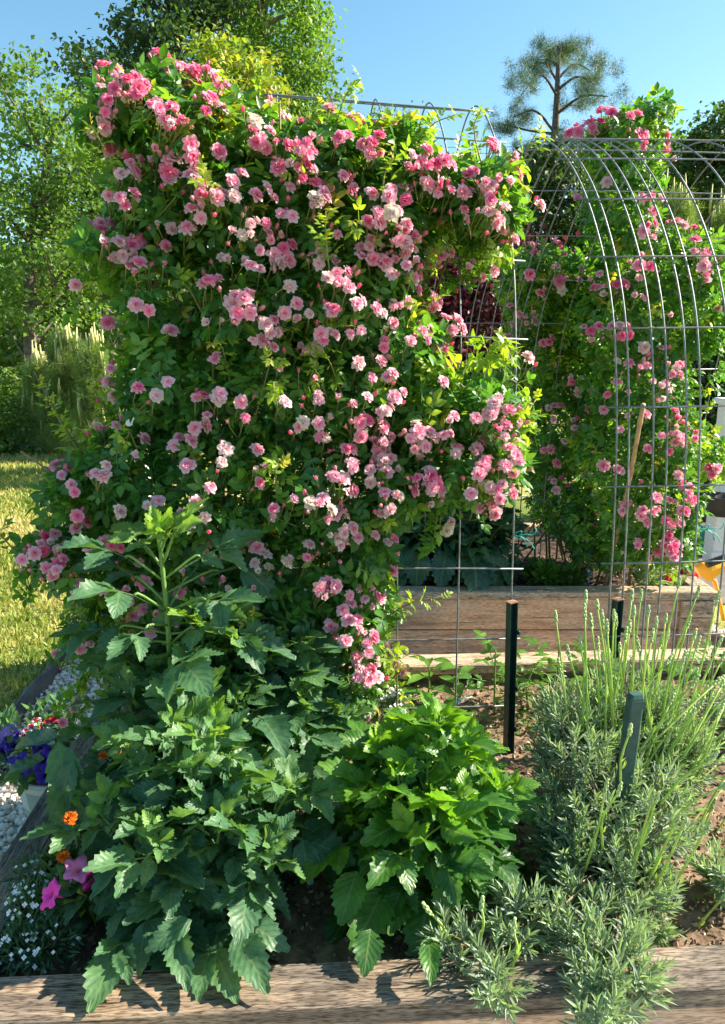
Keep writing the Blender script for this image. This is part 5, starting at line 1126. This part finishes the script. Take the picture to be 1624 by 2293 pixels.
# =================================================================== THINGS BEHIND AT RIGHT
c = G(1614, 1190, 0); px_ = P(1612, 1080, 5.0)
post = thing('white_post', 'white square post at the right edge beyond the beds', 'post', (px_[0]+.06, 5.0, 0))
mb = MB(); box(mb, (px_[0]-.02, 4.95, 0), (px_[0]+.16, 5.10, 1.13), bev=.004); mb.build('shaft', M_WHITE, post, smooth=False)
mb = MB(); box(mb, (px_[0]-.045, 4.925, 1.131), (px_[0]+.185, 5.125, 1.17), bev=.006); mb.build('cap', M_WHITE, post, smooth=False)
mb = MB(); box(mb, (px_[0]-.04, 4.93, 0), (px_[0]+.18, 4.948, .12), bev=.004); mb.build('base_trim', M_WHITE, post, smooth=False)
bk = P(1605, 1128, 4.75); mb = MB(); lathe(mb, [(.02, -.09), (.09, -.085), (.105, -.02), (.12, .03), (.13, .045), (.115, .045), (.10, 0), (.0, -.02)], (bk[0]+.06, 4.80, bk[2]), 24)
tag(mb.build('black_planter', M_BLACK), 'black bowl planter fixed on the white post', 'planter')
c = G(1568, 1238, 0); bag = thing('green_basket', 'dark green garden trug on the bare ground at right', 'basket', tuple(c))
mb = MB(); lathe(mb, [(.09, 0), (.13, .03), (.16, .09), (.17, .14), (.155, .135), (.12, .05), (.0, .02)], c, 28); mb.build('bowl', M_GPLAST, bag)
mb = MB(); a = np.linspace(0, math.pi, 16); tube(mb, [[c[0]+.165*math.cos(t), c[1], .13+.07*math.sin(t)] for t in a], .007, 6); mb.build('handle', M_GPLAST, bag)
c = G(1612, 1232, 0)+np.array([.02, .05, 0]); mb = MB(); sphere(mb, c+np.array([.05, .0, .09]), (.15, .11, .10), 18, 12, noise=.05); tag(mb.build('clear_sack', simple_mat('pale_plastic', (.62, .60, .55), .3, noise=.25, scale=14)), 'crumpled pale plastic sack at the foot of the white post', 'sack')
c = G(1590, 1225, 0); mb = MB(); tube(mb, [c+np.array([0, -.02, .02]), c+np.array([.05, 0, .05]), c+np.array([.06, .02, .13])], [.022, .028, .012], 10); sphere(mb, c+np.array([.055, .01, .13]), (.03, .03, .018), 10, 8)
tag(mb.build('orange_toy', M_ORANGE), 'orange plastic nozzle lying between green trug and sack', 'garden tool')
root = thing('yellow_tool', 'yellow garden tool body with black ribbed grip behind the far bed corner', 'garden tool', (P(1590, 1300, 3.75)[0], 3.75, 0))
q = [P(1560, 1272, 3.7), P(1575, 1262, 3.7), P(1596, 1262, 3.7), P(1606, 1272, 3.7), P(1640, 1262, 3.7), P(1600, 1295, 3.7), P(1590, 1304, 3.7), P(1570, 1292, 3.7)]
V = np.array([v+np.array([0, dy, 0]) for dy in (0, .05) for v in q]); n_ = len(q); cf = np.array(q).mean(0)
V = np.vstack([V, cf-np.array([0, .008, 0]), cf+np.array([0, .058, 0])]); Q = [[j, (j+1) % n_, (j+1) % n_+n_, j+n_] for j in range(n_)]; T = [[(j+1) % n_, j, 2*n_] for j in range(n_)]+[[j+n_, (j+1) % n_+n_, 2*n_+1] for j in range(n_)]
mb = MB(); mb.add(V, quads=Q, tris=T); mb.build('body', M_YELLOW, root, smooth=False)
mb = MB(); a = P(1582, 1264, 3.66); b_ = P(1650, 1240, 3.66); pp = np.linspace(a, b_, 24); tube(mb, pp, np.array([.019+.0022*(k % 2) for k in range(24)]), 14); mb.build('grip', M_BLACK, root)
mb = MB(); tube(mb, np.array([P(1600, 1300, 3.75), [P(1600, 1300, 3.75)[0]+.15, 3.9, .02]]), .012, 8); mb.build('leg', M_YELLOW, root)
mb = MB(); a = P(303, 930, 3.4); box(mb, (a[0]-.04, 3.38, 0), (a[0]+.04, 3.46, P(300, 830, 3.4)[2]), bev=.006); box(mb, (a[0]-.055, 3.365, P(300, 830, 3.4)[2]+.001), (a[0]+.055, 3.475, P(300, 826, 3.4)[2]), bev=.004)
tag(mb.build('white_post', M_WHITE, smooth=False), 'white post glimpsed behind the left side of the big rose', 'post')

# =================================================================== TREES
def tree_leafmat(name, a, b, c, trans=.4): return leaf_mat(name, [(0, a), (.6, b), (1, c)], trans=trans, rough=.5, vein=0, noise=.8, tcol=(1.7, 1.7, .6))
ML1 = tree_leafmat('maple_leaf', (.07, .15, .035), (.13, .24, .05), (.20, .32, .06)); ML2 = tree_leafmat('oak_leaf_dark', (.030, .065, .026), (.05, .105, .034), (.09, .16, .04), .35)
ML3 = tree_leafmat('poplar_leaf', (.07, .15, .035), (.13, .24, .045), (.20, .32, .06)); ML4 = tree_leafmat('yellow_young_leaf', (.10, .19, .03), (.24, .32, .04), (.50, .32, .07)); ML5 = tree_leafmat('purple_leaf', (.035, .008, .018), (.07, .012, .025), (.25, .02, .035), .3)
ML6 = tree_leafmat('shrub_leaf', (.04, .10, .02), (.10, .19, .03), (.20, .28, .05)); MNE = tree_leafmat('pine_needle', (.035, .075, .04), (.065, .12, .055), (.12, .18, .08), .25); MNY = tree_leafmat('young_pine_needle', (.10, .18, .055), (.17, .26, .08), (.28, .33, .12), .45)
MCAN = simple_mat('pine_candle', (.50, .50, .19), .7, noise=.2)
def tree(name, label, base, trunk, blobs, nleaf, size, mat, bark=M_BARK, r0=.14, clump=44, spread=.42, group='trees behind the garden', limbs=26, lo=.35):
    """trunk: list of points; blobs: crown; leaves come in clumps at twig ends"""
    root = thing(name, label, 'tree', tuple(base), 0, group); mt = MB(); sp = spline([base]+list(trunk), 24); tube(mt, sp, np.linspace(r0, r0*.25, 24), 9)
    X, N = blobs.sample(max(8, nleaf//clump), lo=lo, hi=1.05, reject=.45); n = len(X)
    for i in rng.choice(n, min(limbs, n), replace=False):
        zt = X[i][2]; cand = sp[(sp[:, 2] < zt-.2)]; s0 = cand[-1-int(rng.integers(0, min(4, len(cand))))] if len(cand) > 4 else sp[10]
        mid = (s0+X[i])/2+rng.normal(0, .12, 3); tube(mt, spline([s0, mid, X[i]], 9), np.linspace(r0*.32, r0*.05, 9), 5)
    mt.build('trunk', bark, root)
    T = np.repeat(X, clump, 0); g = rng.normal(0, 1, T.shape); T = T+g*np.array([1, 1, .55])*spread*size*4.2; m = len(T)
    Nn = np.repeat(N, clump, 0); d = norm(rdirs(m)+Nn*.3+np.array([0, 0, -.15])); nn = norm(np.array([0, 0, 1.0])+rdirs(m)*.75+Nn*.3)
    mb = MB(); cr = np.repeat(rng.beta(2, 2, n), clump); mb.cloud(TREELEAF, frames(d, nn, size*rng.uniform(.6, 1.25, m)), T, np.clip(cr*.7+rng.uniform(0, .3, m), 0, 1)); mb.build('crown', mat, root); return root
def gz(px, Y): x = (px-CX)/F*Y*1.0; return np.array([x, Y, -.02*max(0, Y-12)])
def base_of(px, Y, py=800): p_ = P(px, py, Y); return np.array([p_[0], Y, -.02*max(0, Y-12)-.05])
Y = 13.0
tree('maple_tree', 'tall open maple with a forked trunk at the left edge', base_of(85, Y), [P(70, 800, Y), P(68, 600, Y), P(75, 470, Y), P(110, 350, Y), P(90, 220, Y)],
     Blobs([(60, 230, Y, 75, 90, 1.2), (20, 380, Y, 80, 90, 1.4), (140, 300, Y, 60, 70, 1.2), (190, 400, Y, 80, 80, 1.3), (60, 520, Y, 120, 90, 1.5), (190, 560, Y, 90, 90, 1.4), (20, 660, Y, 80, 60, 1.2), (110, 690, Y+.5, 110, 70, 1.2), (230, 300, Y, 50, 60, 1.0)]), 12500, .095, ML1, M_BARK, .13, limbs=34)
tree('maple_tree', 'shadowed tree between the left maple and the big rose', base_of(250, 15), [P(240, 700, 15), P(235, 500, 15), P(240, 280, 15)],
     Blobs([(240, 200, 15, 60, 55, 1.2), (280, 330, 15, 70, 90, 1.4), (200, 470, 15, 80, 90, 1.4), (290, 520, 15, 80, 110, 1.4), (230, 680, 15, 110, 90, 1.4), (150, 760, 15, 90, 70, 1.3)]), 9000, .12, ML2, M_BARK, .14)
Y = 17.0
tree('oak_tree', 'dark oak crown rising highest behind the rose at left', base_of(400, Y), [P(400, 700, Y), P(400, 300, Y), P(395, 60, Y)],
     Blobs([(380, 30, Y, 90, 60, 1.8), (340, 100, Y, 60, 55, 1.5), (430, 110, Y, 80, 80, 1.8), (320, 170, Y, 60, 50, 1.5), (210, 150, Y, 50, 22, 1.0), (400, 240, Y, 110, 90, 1.8), (440, -30, Y, 90, 50, 1.5), (300, 60, Y, 25, 25, .8), (400, 420, Y, 140, 140, 1.8)]), 11500, .125, ML2, M_BARK, .22)
Y = 19.0
tree('poplar_tree', 'broad sunlit green tree rising behind the top of the rose', base_of(610, Y), [P(610, 700, Y), P(600, 300, Y), P(590, 20, Y)],
     Blobs([(540, 20, Y, 90, 70, 2), (620, 70, Y, 110, 100, 2), (690, 110, Y, 50, 90, 1.6), (600, 190, Y, 110, 80, 2), (700, 210, Y, 70, 70, 1.8), (560, -30, Y, 110, 50, 2), (650, 20, Y, 60, 40, 1.4), (520, 130, Y, 90, 90, 2), (680, 280, Y, 90, 60, 1.8), (600, 330, Y, 160, 90, 2)]), 14500, .125, ML3, M_BARKL, .22)
Y = 11.0
tree('young_tulip_tree', 'young yellow-green tree with golden tips in front of the dark oak', base_of(560, Y), [P(560, 600, Y), P(520, 300, Y), P(475, 80, Y)],
     Blobs([(475, 95, Y, 30, 45, .5), (485, 160, Y, 40, 50, .6), (520, 150, Y, 20, 60, .5), (530, 220, Y, 50, 50, .7), (570, 190, Y, 30, 50, .6), (600, 230, Y, 30, 40, .6), (560, 300, Y, 70, 50, .8), (510, 260, Y, 50, 50, .7)]), 5200, .085, ML4, M_BARKL, .06, limbs=12)
Y = 24.0
tree('scrub_tree', 'mid-green trees low behind the right arch', base_of(1260, Y), [P(1260, 600, Y), P(1260, 400, Y)],
     Blobs([(1180, 420, Y, 60, 60, 2), (1220, 380, Y, 50, 45, 2), (1260, 420, Y, 90, 80, 2), (1330, 470, Y, 90, 90, 2), (1200, 520, Y, 90, 80, 2), (1290, 560, Y, 110, 60, 2), (1130, 600, Y, 120, 60, 2), (1400, 540, Y, 80, 80, 2)]), 15000, .16, ML2, M_BARK, .2)
tree('scrub_tree', 'sunlit tree whose crown fills the middle of the right arch', base_of(1430, 20), [P(1430, 600, 20), P(1430, 400, 20)],
     Blobs([(1400, 420, 20, 60, 60, 1.5), (1470, 420, 20, 60, 70, 1.5), (1500, 330, 20, 30, 35, 1), (1530, 480, 20, 80, 90, 1.5), (1470, 560, 20, 110, 70, 1.5), (1600, 520, 20, 60, 110, 1.5)]), 10000, .14, ML1, M_BARK, .18)
tree('oak_tree', 'dark oak at the right edge above the wire arch', base_of(1620, 18), [P(1620, 600, 18), P(1620, 330, 18)],
     Blobs([(1600, 310, 18, 45, 45, 1.2), (1640, 290, 18, 50, 50, 1.2), (1580, 370, 18, 40, 40, 1.2), (1640, 390, 18, 80, 70, 1.5), (1600, 450, 18, 60, 50, 1.2)]), 8000, .125, ML2, M_BARK, .16)
tree('scrub_tree', 'pale wispy treetop just showing above the middle of the rose', base_of(905, 26), [P(905, 500, 26), P(905, 240, 26)],
     Blobs([(905, 262, 26, 14, 30, .5), (880, 300, 26, 40, 30, .8), (850, 280, 26, 12, 26, .5), (930, 310, 26, 40, 20, .8), (840, 380, 26, 120, 60, 1.5)]), 2600, .13, MNY, M_BARK, .08)
tree('purple_leaf_tree', 'dark purple-leaved shrub seen through the gap beside the rose', base_of(1040, 6.5), [P(1040, 800, 6.5), P(1040, 640, 6.5)],
     Blobs([(1020, 640, 6.5, 80, 60, .6), (1060, 740, 6.5, 110, 90, .6), (1000, 800, 6.5, 90, 80, .6), (1110, 830, 6.5, 70, 70, .6), (1090, 560, 6.5, 50, 50, .4), (1190, 580, 6.5, 40, 50, .4)]), 9500, .06, ML5, M_BARK, .05, spread=.5)
tree('dark_cedar', 'dark evergreen behind the right rose at the frame edge', base_of(1610, 6.4), [P(1610, 900, 6.4), P(1610, 740, 6.4)],
     Blobs([(1590, 850, 6.4, 60, 90, .5), (1640, 900, 6.4, 90, 130, .5), (1570, 980, 6.4, 60, 110, .5), (1600, 1060, 6.4, 80, 60, .5), (1620, 740, 6.4, 70, 60, .5)]), 12000, .055, ML2, M_BARK, .08, spread=.5)

NEEDLE = (np.concatenate([np.array([[-.015, 0, 0], [.015, 0, 0], [-.006, 1, 0], [.006, 1, 0]])@np.array(Matrix.Rotation(a, 3, 'X')@Matrix.Rotation(b, 3, 'Z')).T for a, b in ((.3, .4), (-.4, -.5), (.6, -.9), (.1, 1.0), (-.2, 0), (.9, .1))]), np.array([[0, 1, 3, 2]])+4*np.arange(6)[:, None], np.zeros((24, 2)))
def needles(mb, X, size, per, spread):
    T = np.repeat(X, per, 0)+rng.normal(0, spread, (len(X)*per, 3)); m = len(T); d = norm(rdirs(m)+np.array([0, 0, .35]))
    mb.cloud(NEEDLE, frames(d, rdirs(m), size*rng.uniform(.7, 1.3, m)), T, np.clip(np.repeat(rng.random(len(X)), per)*.6+rng.uniform(0, .4, m), 0, 1))
def big_pine():
    Y = 24.0; b = base_of(1243, Y); root = thing('pine_tree', 'tall lone pine with open branches against the sky at right', 'tree', tuple(b), 0, 'pines'); mt = MB(); ml = MB()
    sp = spline([b, P(1232, 620, Y), P(1238, 400, Y), P(1247, 230, Y), P(1252, 104, Y)], 40); tube(mt, sp, np.linspace(.22, .05, 40), 9)
    br = [((1250, 150), (1212, 134), 20), ((1250, 145), (1292, 118), 22), ((1250, 130), (1258, 104), 16), ((1250, 140), (1232, 112), 12), ((1250, 175), (1322, 158), 24), ((1250, 185), (1180, 170), 26), ((1250, 200), (1335, 190), 20), ((1248, 215), (1168, 212), 20), ((1247, 245), (1302, 236), 14), ((1247, 255), (1362, 216), 24), ((1245, 300), (1122, 276), 36), ((1245, 300), (1150, 262), 16), ((1243, 315), (1185, 335), 36), ((1243, 320), (1292, 325), 32), ((1241, 350), (1200, 380), 36), ((1241, 360), (1288, 386), 32), ((1240, 400), (1190, 430), 30)]
    for (a, c, w) in br:
        s0 = P(*a, Y); s1 = P(*c, Y+rng.normal(0, .9)); mid = (s0+s1)/2+np.array([0, 0, .15+rng.normal(0, .12)]); lim = spline([s0, mid, s1], 14); tube(mt, lim, np.linspace(.05, .015, 14), 5)
        k = int(w*.55); ts = rng.uniform(.45, 1.0, k)**.6; X = np.array([lim[int(t*13)] for t in ts])+rng.normal(0, 1, (k, 3))*np.array([.33, .34, .15])+np.array([0, 0, .02]); needles(ml, X, .20, 28, .09)
    mt.build('trunk', M_BARK, root); ml.build('crown', MNE, root)
big_pine()
CANDLE = []
for k in range(3):
    m_ = MB(); tube(m_, [[0, 0, 0], [.004*k, .003, .6], [.006, -.006*k, 1.0]], [.019, .018, .006], 6); o_ = m_.build('candle', MCAN); CANDLE.append(o_.data); bpy.data.objects.remove(o_)
def young_pine(label, px, Y, top, w, seed, ncand=30):
    b = base_of(px, Y); tp = P(px, top, Y); root = thing('young_pine', label, 'tree', tuple(b), 0, 'pines'); mt = MB(); ml = MB(); mc = MB(); tube(mt, spline([b, (b+tp)/2, tp], 8), np.linspace(.06, .015, 8), 6)
    H = tp[2]-b[2]; X = []
    R_ = w/F*Y
    for k in range(170):
        t = rng.random()**.8; z = b[2]+H*(.05+.93*t); a = rng.uniform(0, 6.28); r = R_*(1-t*.82)*rng.uniform(.35, 1.0); X.append([b[0]+r*math.cos(a), b[1]+r*math.sin(a), z+.15*r])
    X = np.array(X); needles(ml, X, .13, 30, .075)
    out = rng.permutation(np.argsort(-(X[:, 2]-b[2])+.8*(X[:, 1]-b[1]))[:120])[:ncand*2]
    for i in out:
        L = rng.uniform(.22, .46); o = bpy.data.objects.new('candle', CANDLE[rng.integers(3)]); COL.objects.link(o); o.parent = root
        o.location = tuple(X[i]+np.array([0, 0, .02])-b); o.rotation_euler = (rng.normal(0, .06), rng.normal(0, .06), rng.uniform(0, 6)); o.scale = (1, 1, L)
    o = bpy.data.objects.new('candle', CANDLE[0]); COL.objects.link(o); o.parent = root; o.location = tuple(tp-b-np.array([0, 0, .05])); o.scale = (1, 1, .45)
    mt.build('trunk', M_BARK, root); ml.build('crown', MNY, root)
young_pine('young pine with pale upright candles, the taller one at left', 150, 10.6, 770, 85, 1, 46)
young_pine('young pine with pale candles nearest the rose at left', 215, 10.2, 790, 70, 2, 40)
young_pine('small young pine at left in front of the maple trunk', 85, 10.9, 830, 70, 3, 34)
young_pine('young pine seen through the right arch, left one', 1420, 12.5, 430, 90, 4, 34)
young_pine('young pine seen through the right arch, right one', 1490, 12.0, 440, 90, 5, 40)
young_pine('young pine at the right edge behind the wire arch', 1590, 13.0, 470, 100, 6, 34)
def shrub(label, px, py, Y, rx, rz, n, mat=ML6, size=.075):
    b = base_of(px, Y); root = tree('shrub', label, b, [P(px, py+20, Y), P(px, py, Y)], Blobs([(px, py, Y, rx, rz, .8), (px-rx*.6, py+rz*.4, Y, rx*.5, rz*.6, .6), (px+rx*.6, py+rz*.3, Y, rx*.5, rz*.7, .6)]), n, size, mat, r0=.03, limbs=8, group='shrubs at the lawn edge'); root['category'] = 'shrub'
shrub('leafy shrub at the lawn edge, far left', 20, 930, 11.0, 70, 90, 5000)
shrub('low shrub right of the far left one at the lawn edge', 110, 990, 11.2, 70, 40, 2600)
shrub('round dark shrub under the young pines by the rose', 210, 960, 11.6, 90, 80, 4600, ML2)
shrub('shrub glimpsed low between rose and right arch', 1180, 1080, 9.0, 120, 60, 3000, ML6)
shrub('dark shrub behind the right rose', 1420, 980, 9.5, 200, 120, 5200, ML2)
shrub('round shrub added out of sight behind the big climbing rose to shade the lawn', 520, 760, 9.0, 150, 190, 6000, ML2)  # hidden by the rose; put in for its shadow across the lawn
def woods():
    mb = MB(); N = 46000; x = rng.uniform(-16, 14, N); Y = rng.uniform(24, 36, N); n_ = np.abs(pnoise(x*.12, Y*.12))
    top = 4.1+1.2*pnoise(x*.10, Y*.05)+np.where(x < -6, .4, 0); z = -.5+(top+.5)*rng.random(N)**.6; cl = rng.normal(0, .3, (N, 3))
    T = np.stack([x, Y, z], -1)+cl; mb.cloud(TREELEAF, frames(rdirs(N), rdirs(N)*.7+np.array([0, 0, 1.]), rng.uniform(.22, .42, N)), T, np.clip(rng.beta(2, 2, N)+.2*pnoise(x*.4, z*.5), 0, 1))
    tag(mb.build('far_woods', ML3), 'distant mass of green woods beyond the lawn', 'woods', kind='stuff')
woods()
mb = MB(); tube(mb, [[-9, 10.3, .12], [-3.0, 10.6, .14], [2, 10.9, .14]], .02, 6)
for x in np.arange(-9, 2, .5): tube(mb, [[x, 10.35+(x+9)*.05, 0], [x, 10.35+(x+9)*.05, .2]], .012, 5)
tag(mb.build('low_fence', M_BLACK), 'low black rail at the far edge of the lawn', 'fence')
for k, (ya, yb) in enumerate(((322, 296), (336, 312), (352, 330))):
    mb = MB(); a = P(1000, ya+8, 60); b_ = P(1700, yb, 60); tube(mb, spline([a, (a+b_)/2-np.array([0, 0, .35]), b_], 20), .02, 4)
    tag(mb.build('power_line', simple_mat('cable', (.12, .14, .16), .6)), ('highest', 'middle', 'lowest')[k]+' thin power line crossing the sky at right', 'cable', 'power lines')
